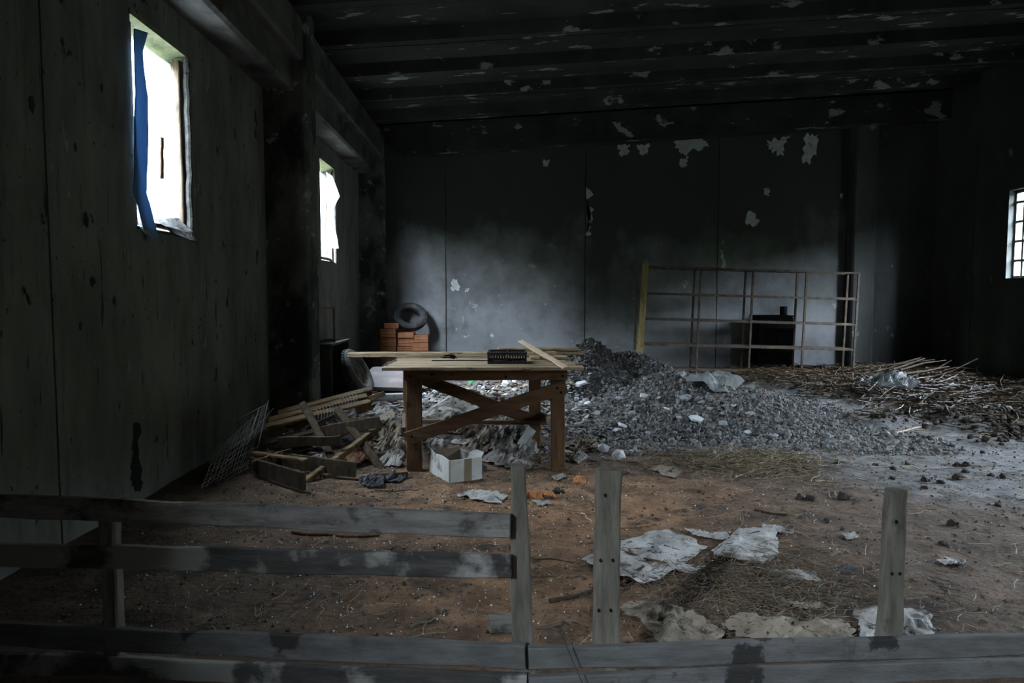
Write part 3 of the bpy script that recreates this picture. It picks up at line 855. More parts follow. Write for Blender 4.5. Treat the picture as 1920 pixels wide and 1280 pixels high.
# top planks, front to back, uneven ends
tops = [(5.56, -0.905, 0.70, .145), (5.715, -0.885, 0.655, .15), (5.875, -0.875, 0.70, .155), (6.035, -0.86, 0.60, .15), (6.19, -0.88, 0.66, .145), (6.345, -0.90, 0.64, .15), (6.50, -0.9, 0.66, .14)]
for i, (y, a, b, w) in enumerate(tops):
    tpart('top_plank', (a, y, 0.873 + 0.002 * (i % 3)), (b, y + 0.012 * ((i % 2) - .5), 0.873 + 0.003 * (i % 2)), w, 0.026, (0, 1, 0), M_top, 20 + i, 0.0025, 12)
# loose planks laid along the back of the top
for i, (a, b, w, t, lab) in enumerate([((-1.36, 6.40, 0.912), (0.56, 6.44, 0.912), 0.13, 0.045, 'long split plank overhanging the left end of the work table'),
                                       ((-0.35, 6.56, 0.908), (0.83, 6.60, 0.912), 0.12, 0.035, 'weathered plank along the back edge of the work table, right half'),
                                       ((0.02, 6.54, 0.948), (0.78, 6.585, 0.948), 0.10, 0.03, 'short grey plank stacked highest at the back right of the work table'),
                                       ((0.30, 6.15, 0.905), (0.63, 6.17, 0.905), 0.09, 0.025, 'short dark offcut lying right of the black tray on the table')]):
    l = (Vector(a) + Vector(b)) / 2
    o = MB().plank(Vector(a) - l, Vector(b) - l, w, t, (0, 1, 0), 12, 0.15, 0.004, seed=40 + i).build('plank' if i < 3 else 'wood_offcut', M_top, None)
    o.location = l
    tag(o, lab, 'plank')

# black plastic tray on the table
tr = thing('plastic_tray', 'shallow black plastic slatted tray standing on the work table', 'tray', (0.095, 5.86, 0.89), (0, 0, math.radians(-1.5)))
W_, D_, H_ = 0.158, 0.15, 0.098
MB().box((-W_, -D_, 0.0), (W_, D_, 0.006)).build('base', M_black, tr)
for sx in (-1, 1):
    m_ = MB()
    m_.box((sx * W_ - .004, -D_, 0.0), (sx * W_ + .004, D_, 0.03)); m_.box((sx * W_ - .007, -D_, H_ - .014), (sx * W_ + .007, D_, H_))
    for k in range(5): y = -D_ + .004 + k * (2 * D_ - .008) / 4; m_.box((sx * W_ - .004, y - .005, 0.03), (sx * W_ + .004, y + .005, H_ - .014))
    m_.build('side', M_black, tr)
for sy in (-1, 1):
    m_ = MB()
    m_.box((-W_, sy * D_ - .004, 0.0), (W_, sy * D_ + .004, 0.022)); m_.box((-W_, sy * D_ - .009, H_ - .02), (W_, sy * D_ + .007, H_))
    for k in range(15): x = -W_ + .004 + k * (2 * W_ - .008) / 14; m_.box((x - .004, sy * D_ - .003, 0.022), (x + .004, sy * D_ + .003, H_ - .02))
    m_.build('side', M_black, tr)
MB().box((-0.005, -D_, 0.006), (0.005, D_, H_ - .002)).build('divider', M_black, tr)
for k in (-1, 1):
    m_ = MB()
    for j in range(6): y = -D_ + .03 + j * .04; m_.box((k * W_ / 2 - W_ / 2 + .01, y - .006, H_ - .03), (k * W_ / 2 + W_ / 2 - .01, y + .006, H_ - .024))
    for j in range(4): x = k * W_ / 2 - W_ / 2 + .02 + j * .036; m_.box((x - .003, -D_ + .005, H_ - .032), (x + .003, D_ - .005, H_ - .025))
    m_.build('grid', M_wood_cab, tr)

l = Vector((0.38, 5.85, 0.95))
o = MB().plank(Vector((0.225, 6.42, 1.035)) - l, Vector((0.555, 5.455, 0.885)) - l, 0.045, 0.014, (1, 0.3, 0.25), 8, 0.1, 0.003, w1=0.05, seed=3).build('wood_batten', M_pale)
o.location = l
tag(o, 'pale fresh wooden batten leaning across the black tray', 'batten')
o = MB().tube([(-0.56, 6.02, 0.892), (-0.3, 6.015, 0.893), (-0.065, 6.0, 0.892)], 0.004, 6).build('iron_rod', M_iron)
tag(o, 'thin black iron rod lying on the table left of the tray', 'rod')
mb = MB()
rr = random.Random(3)
for k in range(5):
    mb.tube([(-0.45 + rr.uniform(-.05, .05), 6.22 + rr.uniform(-.02, .02), 0.897 + .006 * k), (-0.43 + rr.uniform(-.04, .06), 6.22 + rr.uniform(-.02, .02), 0.90 + .006 * k), (-0.38 + rr.uniform(-.03, .03), 6.21 + rr.uniform(-.03, .03), 0.894 + .004 * k)], 0.005, 5)
o = mb.build('wire_scrap', M_iron)
tag(o, 'small tangle of dark scrap wire on the table planks', 'wire')

# ------------------------------------------------------------------ white box in front of the table
bx = thing('cardboard_box', 'open dirty white box with brown tape strip under the table edge', 'box', (-0.365, 5.31, gz(-0.365, 5.31) - 0.01), (0, 0, math.radians(28)))
BW, BD, BH, t_ = 0.285, 0.40, 0.185, 0.009
MB().box((0, 0, 0), (BW, BD, 0.008)).build('base', M_cardin, bx)
MB().box((0, 0, 0.008), (BW, t_, BH)).build('side', M_card, bx)
MB().prism([(0, 0.008), (BD, 0.008), (BD, BH + .03), (BD * .72, BH + .0), (BD * .4, BH + .012), (0.0, BH)], 'x', 0, t_).build('side', M_card, bx)
MB().box((BW - t_, t_, 0.008), (BW, BD, BH - .012)).build('side', M_card, bx)
MB().box((t_, BD - t_, 0.008), (BW - t_, BD, BH + .01)).build('side', M_cardin, bx)
MB().box((BW * .46, -0.002, 0.004), (BW * .68, 0.0005, BH)).build('tape', M_tape, bx)
MB().add([(BW - .004, 0.01, BH - .012), (BW - .004, BD * .6, BH - .012), (BW + .05, BD * .5, BH + .015), (BW + .045, 0.05, BH + .02), (BW - .008, 0.01, BH - .012), (BW - .008, BD * .6, BH - .012), (BW + .047, BD * .5, BH + .019), (BW + .042, 0.05, BH + .024)],
         [(0, 1, 2, 3), (7, 6, 5, 4), (0, 3, 7, 4), (1, 0, 4, 5), (2, 1, 5, 6), (3, 2, 6, 7)]).build('flap', M_card, bx)

# ------------------------------------------------------------------ broken timber and wire by the left wall
pt = thing('broken_trestle', 'broken dark timber trestle of two leaning posts nailed to boards', 'trestle', (-1.2, 5.7, 0))
pl = pt.location.copy()
def fpart(par, l, name, a, b, w, t, side, m, seed, jit=0.003, segs=7, w1=None):
    return MB().plank(Vector(a) - l, Vector(b) - l, w, t, side, segs, 0.12, jit, seed=seed, w1=w1).build(name, m, par)
fpart(pt, pl, 'post', (-1.25, 5.58, -0.01), (-1.69, 6.05, 0.51), 0.062, 0.06, (1, 0, 0), M_pald, 1)
fpart(pt, pl, 'post', (-0.94, 5.72, -0.01), (-1.4, 6.1, 0.45), 0.062, 0.06, (1, 0, 0), M_pald, 2)
fpart(pt, pl, 'rail', (-1.58, 6, 0.26), (-1, 5.95, 0.37), 0.10, 0.03, (0, 0, 1), M_pald, 3)
fpart(pt, pl, 'rail', (-1.5, 5.3, 0), (-1.03, 6.08, 0.3), 0.05, 0.05, (0, 0, 1), M_pal, 4)
pa = thing('broken_pallet', 'broken wooden pallet tipped up against rubbish behind the leaning posts', 'pallet', (-1.7, 6.5, 0))
pl2 = pa.location.copy()
dk = [((-2.08, 6.25, 0.28), (-1.20, 6.50, 0.46)), ((-2.10, 6.38, 0.31), (-1.24, 6.63, 0.50)), ((-2.06, 6.55, 0.35), (-1.22, 6.80, 0.545))]
for i, (a, b) in enumerate(dk):
    fpart(pa, pl2, 'deck_board', a, b, 0.10, 0.02, (0, 1, 0.25), M_pal, 10 + i, 0.004)
for i, k in enumerate((0.06, 0.36, 0.52, 0.93)):
    p = Vector(dk[0][0]).lerp(Vector(dk[0][1]), k)
    fpart(pa, pl2, 'block', p + Vector((-0.06, 0.02, -0.065)), p + Vector((0.08, 0.06, -0.02)), 0.09, 0.09, (0, 0, 1), M_pal, 20 + i, 0.002, 2)
for i, k in enumerate((0.15, 0.9)):
    p = Vector(dk[2][0]).lerp(Vector(dk[2][1]), k)
    fpart(pa, pl2, 'block', p + Vector((-0.06, 0.02, -0.08)), p + Vector((0.08, 0.05, -0.035)), 0.09, 0.09, (0, 0, 1), M_pal, 30 + i, 0.002, 2)
fpart(pa, pl2, 'bottom_board', (-2.05, 6.2, 0.14), (-1.2, 6.44, 0.31), 0.09, 0.02, (0, 1, 0.25), M_pald, 40)
# pieces of a low crate in front of it
lc = thing('broken_crate', 'low broken crate of dark boards on the floor below the pallet', 'crate', (-1.75, 5.5, 0))
pl3 = lc.location.copy()
fpart(lc, pl3, 'side_board', (-1.96, 5.52, 0.1), (-1.4, 5.02, 0.1), 0.13, 0.025, (0, 0, 1), M_pald, 50)
fpart(lc, pl3, 'side_board', (-1.92, 5.77, 0.1), (-1.1, 5.36, 0.1), 0.12, 0.025, (0, 0, 1), M_pald, 51)
fpart(lc, pl3, 'end_board', (-1.91, 5.4, 0.12), (-1.74, 5.84, 0.12), 0.09, 0.022, (0, 0, 1), M_pal, 52)
fpart(lc, pl3, 'slat', (-2.02, 5.72, 0.16), (-1.5, 5.42, 0.165), 0.06, 0.016, (1, 1, 0), M_pal, 53)
for i, (a, b, w, t, lab, m_) in enumerate([
        ((-1.79, 5.66, 0.26), (-1.28, 5.69, 0.26), 0.08, 0.03, 'dark board lying level below the tipped pallet', M_pald),
        ((-0.97, 5.43, 0.03), (-0.71, 5.49, 0.03), 0.05, 0.04, 'short board on the dirt at the foot of the left table leg', M_pal),
        ((-1.4, 6.59, 0.4), (-1.07, 6.64, 0.52), 0.05, 0.03, 'narrow batten sticking up right of the pallet', M_pal),
        ((-1.45, 6.94, 0.42), (-1.25, 6.94, 0.44), 0.13, 0.05, 'reddish wood block behind the wire hoops', M_tbl)]):
    a = Vector(a); b = Vector(b); l = (a + b) / 2
    o = MB().plank(a - l, b - l, w, t, (0, 0, 1), 6, 0.12, 0.004, seed=60 + i).build('loose_board', m_); o.location = l
    tag(o, lab, 'board')
# wire hoops
hp = thing('wire_hoops', 'row of pale wire hoops lying across the pallet', 'wire mesh', (-1.45, 6.45, 0.6))
hl = hp.location.copy()
A = Vector((-1.63, 6.35, 0.34)); B = Vector((-1.33, 6.6, 0.46))
for k in range(14):
    c = A.lerp(B, k / 13.0)
    dirn = (B - A).normalized()
    up_ = Vector((0, 0, 1)); sd = dirn.cross(up_).normalized()
    pts = []
    for j in range(9):
        a = math.pi * j / 8
        pts.append(c + sd * (-0.10 * math.cos(a)) + (up_ + dirn * 0.35) * (0.085 * math.sin(a)) - dirn * 0.06 - hl)
    MB().tube(pts, 0.0028, 5).build('hoop', M_wire, hp)
for s in (-1, 1):
    sd = (B - A).normalized().cross(Vector((0, 0, 1))).normalized()
    MB().tube([A + sd * .1 * s - (B - A) * .45 - hl, A + sd * .1 * s - hl, B + sd * .1 * s + (B - A) * .05 - hl], 0.003, 5).build('side_wire', M_wire, hp)
# rusty mesh sheet leaning on the wall
ms = thing('wire_mesh', 'bent rusty wire mesh leaning against the left concrete wall', 'wire mesh', (-2.25, 5.5, 0))
ml = ms.location.copy()
cA, cB, cC, cD = Vector((-2, 6, 0.47)), Vector((-2.03, 5.6, 0.04)), Vector((-2.21, 5.12, -0.03)), Vector((-2.23, 5.5, 0.22))
rr = random.Random(8)
def bil(u, v): return (cA.lerp(cB, v)).lerp(cD.lerp(cC, v), u)
for k in range(13):
    v = k / 12.0; e = rr.uniform(-.12, 0.03)
    MB().tube([bil(e, v + rr.uniform(-.03, .03)) - ml, bil(.35, v) + Vector((rr.uniform(-.02, .02), 0, rr.uniform(-.02, .02))) - ml, bil(.7, v + rr.uniform(-.02, .02)) - ml, bil(rr.uniform(.9, 1.05), v) - ml], 0.0026, 4).build("wire", M_wire, ms)
for k in range(15):
    u = (k / 14.0) ** 1.5; e = rr.uniform(-.10, 0.0)
    MB().tube([bil(u, e) + Vector((0, 0, rr.uniform(0, .05))) - ml, bil(u + rr.uniform(-.02, .02), .5) - ml, bil(u, rr.uniform(.95, 1.05)) - ml], 0.0026, 4).build("wire", M_wire, ms)
for (p, q, r_) in [((-2.01, 5.75, 0.09), (-1.97, 6, 0.55), .004), ((-2.05, 5.7, 0.24), (-2.02, 5.9, 0.48), .0045), ((-2.08, 5.6, 0.22), (-1.93, 6, 0.48), .003), ((-2.23, 5.9, 0.39), (-2.02, 6.05, 0.5), .0028), ((-2.17, 5.3, 0.02), (-2.01, 5.6, 0.1), .0028)]:
    MB().tube([Vector(p) - ml, Vector(q) - ml], r_, 5).build('wire', M_wire, ms)

# ------------------------------------------------------------------ far left: cabinet, wheel, panel, bricks
cb = thing('cabinet', 'dark open cabinet standing behind the concrete pillar under the far window', 'cabinet', (-2.33, 9.7, 0))
cl = cb.location.copy()
def cbox(name, lo, hi, m=M_wood_cab, par=cb, l=None):
    l = cl if l is None else l
    return MB().box(Vector(lo) - l, Vector(hi) - l).build(name, m, par)
cbox('top', (-2.49, 9.18, 0.79), (-2.17, 10.37, 0.815))
cbox('bottom', (-2.49, 9.2, 0.06), (-2.19, 10.35, 0.085))
cbox('side', (-2.49, 9.2, 0.0), (-2.19, 9.225, 0.79))
cbox('side', (-2.49, 10.325, 0.0), (-2.19, 10.35, 0.79))
cbox('back', (-2.49, 9.225, 0.085), (-2.475, 10.325, 0.79))
cbox('trim', (-2.195, 9.225, 0.085), (-2.18, 9.245, 0.79), M_rust)
cbox('trim', (-2.195, 9.225, 0.085), (-2.18, 10.325, 0.10), M_rust)
fm = thing('metal_frame', 'thin rusty metal frame standing on top of the dark cabinet', 'frame', (-2.33, 9.6, 0.815))
q0 = fm.location.copy()
for (a, b) in (((-2.44, 9.55, 0.815), (-2.44, 9.55, 1.27)), ((-2.235, 9.62, 0.815), (-2.235, 9.62, 1.285))):
    MB().plank(Vector(a) - q0, Vector(b) - q0, 0.022, 0.02, (1, 0, 0), 3, 0.1, 0.001, seed=2).build('upright', M_rust, fm)
MB().plank(Vector((-2.45, 9.55, 1.28)) - q0, Vector((-2.225, 9.62, 1.295)) - q0, 0.025, 0.02, (0, 0, 1), 3, 0.1, 0.001, seed=2).build('crossbar', M_yel, fm)


def tyre(name, label, loc, axis, R, w, hub=False):
    o = thing(name, label, 'tyre', loc)
    z = Vector(axis).normalized()
    o.rotation_mode = 'QUATERNION'
    o.rotation_quaternion = z.to_track_quat('Z', 'Y')
    h = w / 2
    prof = [(R * .60, -h * .55), (R * .66, -h * .85), (R * .80, -h), (R * .93, -h * .85), (R * .985, -h * .6), (R, 0), (R * .985, h * .6), (R * .93, h * .85), (R * .80, h), (R * .66, h * .85), (R * .60, h * .55), (R * .63, 0)]
    MB().lathe(prof, 40).build('carcass', M_rubber, o, True)
    mb = MB()
    for k in range(44):
        a = 2 * math.pi * k / 44; c, s = math.cos(a), math.sin(a)
        for zz in (-h * .55, h * .08):
            b0 = MB().box((R * .975, -R * .05, zz), (R * 1.025, R * .05, zz + h * .47))
            mb.add([(c * x - s * y, s * x + c * y, q) for x, y, q in b0.v], b0.f)
    mb.build('tread', M_rubber, o)
    if hub:
        MB().lathe([(R * .60, -h * .5), (R * .60, h * .5), (R * .55, h * .5), (R * .52, h * .1), (R * .2, h * .0), (R * .16, h * .25), (0.001, h * .25), (0.001, -h * .1), (R * .52, -h * .1), (R * .55, -h * .5)], 32).build('wheel_rim', M_rust, o, True)
    return o


tyre('car_tyre', 'dusty tyre leaning against the open side of the dark cabinet', (-1.965, 9.72, 0.37), (0.86, -0.12, 0.46), 0.36, 0.19, True)
tyre('car_tyre', 'bare tyre propped on the brick stacks in the back corner', (-1.58, 12.80, 1.07), (0.12, -0.74, 0.66), 0.30, 0.17)
# enamel panel on two blocks
ep = thing('enamel_panel', 'rust-streaked white enamel panel lying tilted beside the leaning tyre', 'panel', (-1.55, 10.4, 0.2))
e0 = ep.location.copy()
rr_ = []
W2, D2, rc = 0.42, 0.55, 0.07
for (cx, cy, a0) in ((W2 - rc, D2 - rc, 0), (-W2 + rc, D2 - rc, 90), (-W2 + rc, -D2 + rc, 180), (W2 - rc, -D2 + rc, 270)):
    for k in range(6):
        a = math.radians(a0 + 18 * k); rr_.append((cx + rc * math.cos(a), cy + rc * math.sin(a)))
p1 = MB().prism(rr_, 'z', 0.0, 0.05).build('skin', M_enam, ep)
p2 = MB().prism([(x * .95, y * .95) for x, y in rr_], 'z', -0.04, 0.0).build('liner', M_iron, ep)
ep.rotation_euler = (math.radians(9), math.radians(1.5), math.radians(-4))
ep.location = (-1.56, 10.35, 0.20)
for (x, y, h, lab) in ((-1.65, 10.85, 0.205, 'dark block propping up the far edge of the enamel panel'), (-1.5, 9.95, 0.075, 'low dark block under the near edge of the enamel panel')):
    o = MB().plank((-.22, 0, 0), (.22, 0, 0), 0.16, h, (0, 1, 0), 4, 0.1, 0.004, seed=9).build('support_block', M_iron); o.location = (x, y, h / 2)
    tag(o, lab, 'block')
sheet('plastic_bag', [(-2.1, 11.5), (-1.3, 11.45), (-1.2, 11.9), (-2.0, 12.0)], 0.12, 33, M_rag, 'dark crumpled plastic heaped behind the enamel panel', 'plastic bag', tall=0.42)

# bricks
def brick_mesh():
    g_ = 0.006
    prof = []
    h, d = 1.0, 1.0
    zs = np.linspace(0, 1, 6)
    pts = [(-.5, 0)]
    return None
cols = [(-1.93, [.14, .14, .14, .14, .155, .155]), (-1.63, [.14, .14, .135, .135, .15, .105]), (-1.365, [.155, .155, .155, .15, .145])]
names = ['left', 'middle', 'right']
for ci, (x, hs) in enumerate(cols):
    z = 0.0
    for k, h in enumerate(hs):
        b = (h - 0.01) / 2
        gv = 0.007
        d = 0.12
        prof = [(-d, -b), (d, -b), (d, b), (-d, b)] if h < .12 else [(-d, -b), (d, -b), (d, -b * .35), (d - gv, -b * .25), (d, -b * .15), (d, b * .45), (d - gv, b * .55), (d, b * .65), (d, b), (-d, b), (-d, b * .65), (-d + gv, b * .55), (-d, b * .45), (-d, -b * .15), (-d + gv, -b * .25), (-d, -b * .35)]
        o = MB().prism(prof, 'x', -0.138, 0.138).build('hollow_brick', M_brick)
        o.location = (x + random.uniform(-.012, .012), 12.55 + random.uniform(-.02, .02), z + h / 2); o.rotation_euler = (0, 0, random.uniform(-.05, .05))
        z += h
        o_ = ['topmost', 'second from top', 'third from top', 'fourth from top', 'fifth from top', 'lowest'][len(hs) - 1 - k]
        lab = 'orange hollow brick, %s in the %s stack of the back corner' % (o_, names[ci])
        tag(o, lab, 'brick', 'bricks of the %s corner stack' % names[ci])
o = MB().plank((-.13, 0, 0), (.13, 0, 0), 0.2, 0.1, (0, 1, 0), 2, 0.08, 0.001).build('hollow_brick', M_brick)
o.location = (-1.90, 12.56, 0.87 + 0.05); o.rotation_euler = (0, 0, 0.25)
tag(o, 'orange brick set askew on top of the left corner stack', 'brick')

# ------------------------------------------------------------------ shelf rack at the back wall
rk = thing('shelf_rack', 'rusty angle-iron shelf rack with four bays in front of the back wall', 'shelf rack', (4.38, 12.16, 0), (0, math.radians(1.6), 0))
px_ = [-1.91, -0.89, 0.03, 0.965, 1.88]
for i, x in enumerate(px_):
    for y in (-0.19, 0.19):
        z0 = -0.06 + (0.05 if i < 2 else 0)
        m_ = MB().box((x - .016, y - .016, z0), (x + .016, y - .011, 1.92)); m_.box((x - .016, y - .011, z0), (x - .011, y + .016, 1.92))
        m_.build('post', M_rust, rk)
for j, z in enumerate((0.13, 0.56, 1.0, 1.445, 1.90)):
    MB().plank((px_[0], -.20, z), (px_[-1], -.20, z), 0.028, 0.012, (0, 0, 1), 8, 0.1, 0.001, seed=j).build('rail', M_rust, rk)
    MB().plank((px_[0], .20, z), (px_[-1], .20, z), 0.028, 0.012, (0, 0, 1), 8, 0.1, 0.001, seed=j).build('rail', M_rust, rk)
    for i, x in enumerate(px_):
        MB().box((x - .012, -.19, z - .012), (x + .012, .19, z + .012)).build('bracket', M_rust, rk)
    if j < 5:
        for i in range(4):
            if j == 4 and i > 2: continue
            MB().plank((px_[i] + .02, 0, z + .018), (px_[i + 1] - .02, 0, z + .018 + random.uniform(-.004, .004)), 0.38, 0.014, (0, 1, 0), 5, 0.1, 0.003, seed=i + 7 * j).build('shelf_board', M_rust, rk)
o = MB().plank((2.45, 11.86, gz(2.45, 11.86) - .02), (2.57, 11.90, 2.0), 0.12, 0.03, (1, 0, 0), 8, 0.12, 0.002, w1=0.1, seed=4).build('upright_plank', M_yel)
tag(o, 'ochre painted plank standing upright at the left end of the shelf rack', 'plank')

# dark stove behind the rack
sv = thing('iron_stove', 'black iron stove on short legs between shelf rack and back wall', 'stove', (5.10, 12.72, 0))
MB().prism([(-.31, .20), (.31, .20), (.31, 1.05), (.29, 1.07), (-.29, 1.07), (-.31, 1.05)], 'y', -.22, .22).build('body', M_iron, sv)
MB().box((-.33, -.24, 1.07), (.33, .24, 1.10)).build('top_plate', M_iron, sv)
MB().lathe([(.065, 1.10), (.065, 1.26), (.05, 1.26), (.05, 1.10)], 20).build('flue', M_iron, sv).location = (.24, .05, 0)
dr = MB().box((-.2, -.235, .45), (.2, -.22, .85)).build('door', M_iron, sv)
MB().box((-.12, -.25, .62), (-.06, -.235, .66)).build('handle', M_iron, dr)
for sx in (-.25, .25):
    for sy in (-.17, .17):
        MB().plank((sx * 1.1, sy, 0), (sx, sy, .21), 0.05, 0.05, (1, 0, 0), 2, 0.1, w1=.07).build('leg', M_iron, sv)

# ------------------------------------------------------------------ gravel heap
ICO_V = np.array([(0, 0, 1)] + [(0.894 * math.cos(a), 0.894 * math.sin(a), 0.447) for a in np.arange(5) * 2 * math.pi / 5] + [(0.894 * math.cos(a), 0.894 * math.sin(a), -0.447) for a in (np.arange(5) + .5) * 2 * math.pi / 5] + [(0, 0, -1)])
ICO_F = []
for i in range(5):
    j = (i + 1) % 5
    ICO_F += [(0, 1 + i, 1 + j), (1 + i, 6 + i, 1 + j), (1 + j, 6 + i, 6 + j), (6 + i, 11, 6 + j)]
ICO_F = np.array(ICO_F)


def rand_rot(n):
    q = RNG.normal(size=(n, 4)); q /= np.linalg.norm(q, axis=1)[:, None]
    w, x, y, z = q.T
    return np.stack([np.stack([1 - 2 * (y * y + z * z), 2 * (x * y - z * w), 2 * (x * z + y * w)], -1),
                     np.stack([2 * (x * y + z * w), 1 - 2 * (x * x + z * z), 2 * (y * z - x * w)], -1),
                     np.stack([2 * (x * z - y * w), 2 * (y * z + x * w), 1 - 2 * (x * x + y * y)], -1)], 1)


def stones(P, size, tint, flat=(0.45, 1.0), sink=0.25, lying=0.0):
    """lumps centred at points P (n,3); returns verts, faces, tints"""
    n = len(P)
    S = np.stack([RNG.uniform(0.75, 1.25, n), RNG.uniform(0.55, 1.0, n), RNG.uniform(*flat, n)], 1) * size[:, None]
    R = rand_rot(n)
    jit = 1 + RNG.uniform(-0.22, 0.22, (n, 12, 1))
    L = ICO_V[None] * jit * S[:, None]
    if lying > 0:
        a = RNG.uniform(0, 6.283, n); c, s = np.cos(a), np.sin(a); zz = np.zeros(n); o1 = np.ones(n)
        R2 = np.stack([np.stack([c, -s, zz], -1), np.stack([s, c, zz], -1), np.stack([zz, zz, o1], -1)], 1)
        tilt = RNG.normal(0, 0.3, (n, 2))
        L = np.einsum('nij,nkj->nki', R2, L)
        L[:, :, 2] += L[:, :, 0] * tilt[:, :1] + L[:, :, 1] * tilt[:, 1:]
    else:
        L = np.einsum('nij,nkj->nki', R, L)
    V = (L + P[:, None] + np.array([0, 0, 1])[None, None] * (size * sink)[:, None, None]).reshape(-1, 3)
    F = (ICO_F[None] + (np.arange(n) * 12)[:, None, None]).reshape(-1, 3)
    T = np.repeat(tint, 12, 0)
    return V, F, T


hx = np.arange(-0.2, 4.6, 0.035); hy = np.arange(6.2, 11.6, 0.035)
HX, HY = np.meshgrid(hx, hy); HZ = heap_z(HX, HY)
keep = HZ > floor_z(HX, HY) - 0.04
ny, nx = HX.shape
I = np.arange(ny * nx).reshape(ny, nx)
F = np.stack([I[:-1, :-1], I[:-1, 1:], I[1:, 1:], I[1:, :-1]], -1).reshape(-1, 4)
kq = keep[:-1, :-1] & keep[:-1, 1:] & keep[1:, 1:] & keep[1:, :-1]
F = F[kq.reshape(-1)]
V = np.stack([HX, HY, HZ], -1).reshape(-1, 3)
used = np.unique(F); mp = np.full(len(V), -1); mp[used] = np.arange(len(used))
Vh = V[used]; Fh = mp[F]


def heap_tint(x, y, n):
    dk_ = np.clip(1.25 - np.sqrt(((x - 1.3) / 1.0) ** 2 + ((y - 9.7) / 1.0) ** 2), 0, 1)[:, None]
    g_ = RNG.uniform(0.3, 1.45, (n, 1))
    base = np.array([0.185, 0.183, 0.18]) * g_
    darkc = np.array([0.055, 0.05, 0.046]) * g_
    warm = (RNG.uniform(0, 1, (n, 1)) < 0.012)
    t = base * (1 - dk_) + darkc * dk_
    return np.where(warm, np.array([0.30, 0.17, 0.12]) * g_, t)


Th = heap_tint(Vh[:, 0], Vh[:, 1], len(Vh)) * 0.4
gh = thing('gravel_heap', 'wide heap of grey crushed gravel right of the work table', 'gravel heap', (2.2, 8.7, 0))
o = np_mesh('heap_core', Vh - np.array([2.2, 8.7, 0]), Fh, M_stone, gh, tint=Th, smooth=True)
n = 19000
sx = RNG.uniform(-0.1, 4.5, n * 2); sy = RNG.uniform(6.2, 10.6, n * 2)
hz = heap_z(sx, sy) - floor_z(sx, sy)
ok = (hz > -0.02 - 0.05 * RNG.uniform(0, 1, n * 2))
sx, sy = sx[ok][:n], sy[ok][:n]
n = len(sx)
P = np.stack([sx, sy, top(sx, sy)], 1)
size = 0.008 + 0.022 * RNG.uniform(0, 1, n) ** 2.2 + 0.026 * (RNG.uniform(0, 1, n) > 0.97)
V, F, T = stones(P, size, heap_tint(sx, sy, n), (0.25, 0.8))
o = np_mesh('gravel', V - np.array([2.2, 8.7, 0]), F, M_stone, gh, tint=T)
tag(o, kind='stuff')
# flat slabs of stone lying on the heap
SH = [((2.16, 7.86), .085), ((2.13, 7.24), .12), ((2.39, 7.19), .085), ((1.33, 7.17), .075), ((2.76, 7.42), .075), ((2.81, 6.89), .06), ((1.22, 7.06), .055), ((1.48, 8.23), .085), ((1.74, 8.05), .08),
      ((1.12, 7.63), .07), ((1.96, 7.29), .06), ((1.09, 8.86), .10), ((2.46, 7.4), .055), ((1.85, 7.94), .06), ((2.3, 7.67), .05), ((1.1, 7.23), .05), ((2.57, 6.97), .045), ((1.5, 7.41), .045), ((1.89, 7.57), .05),
      ((2.34, 7.48), .045), ((0.85, 7.03), .05), ((1.09, 8.25), .06), ((1.57, 7.07), .05), ((2.63, 7.58), .045), ((1.53, 7.85), .05)]
shard_meshes = []
for k in range(5):
    rr = random.Random(50 + k)
    nn = rr.choice((5, 6, 7))
    poly = [((0.75 + rr.uniform(-.2, .3)) * math.cos(2 * math.pi * i / nn + rr.uniform(-.2, .2)), (0.5 + rr.uniform(-.12, .22)) * math.sin(2 * math.pi * i / nn + rr.uniform(-.2, .2))) for i in range(nn)]
    mb = MB()
    vs = [(x, y, -.12) for x, y in poly] + [(x * .9, y * .9, .10 + rr.uniform(-.03, .05)) for x, y in poly]
    mb.add(vs, [tuple(reversed(range(nn)))] + [(i, (i + 1) % nn, nn + (i + 1) % nn, nn + i) for i in range(nn)] + [tuple(range(nn, 2 * nn))])
    o = mb.build('stone_slab', M_lime if k % 2 else mat('grey_slab_%d' % k, (0.26, 0.27, 0.29), (0.38, 0.39, 0.41), 12, bump=0.4))
    shard_meshes.append(o.data); bpy.data.objects.remove(o)
for i, ((x, y), s) in enumerate(SH):
    o = bpy.data.objects.new('stone_slab', shard_meshes[i % 5]); COL.objects.link(o)
    o.location = (x, y, gz(x, y) + 0.02); o.scale = (s, s, s)
    o.rotation_euler = (random.uniform(.15, .6), random.uniform(-.3, .3), random.uniform(-.6, .6))
    if i == 1: tag(o, 'largest pale flat stone slab on the front slope of the gravel heap', 'stone')
    elif i == 2: tag(o, 'pale upturned stone chip just right of the largest slab on the gravel', 'stone')
    else: tag(o, 'flat grey stone slab lying among the gravel of the heap', 'stone', 'flat slabs on the gravel heap')

# concrete lumps and stones behind the table
for i, (p, s, lab, m_) in enumerate([((0.17, 11.01), .10, 'broken pale concrete lump behind the table, seen under its top', M_lime), ((0.31, 11.63), .075, 'white round stone behind the back right table leg', M_lime),
                                     ((0.99, 6.3), .06, 'white lump on the dirt right of the table leg', M_lime), ((1.08, 6.06), .07, 'grey and white lump in front of the gravel heap', M_lime)]):
    V, F, T = stones(np.array([[0, 0, 0]], float), np.array([s]), np.ones((1, 3)), (0.7, 0.9), 0.5)
    o = np_mesh('rubble_lump', V, F, m_); o.location = (p[0], p[1], gz(*p)); tag(o, lab, 'stone')

# ------------------------------------------------------------------ rubble, manure, straw, beads
def scatter(n, f):
    x = RNG.uniform(*f[0], n); y = RNG.uniform(*f[1], n); return x, y


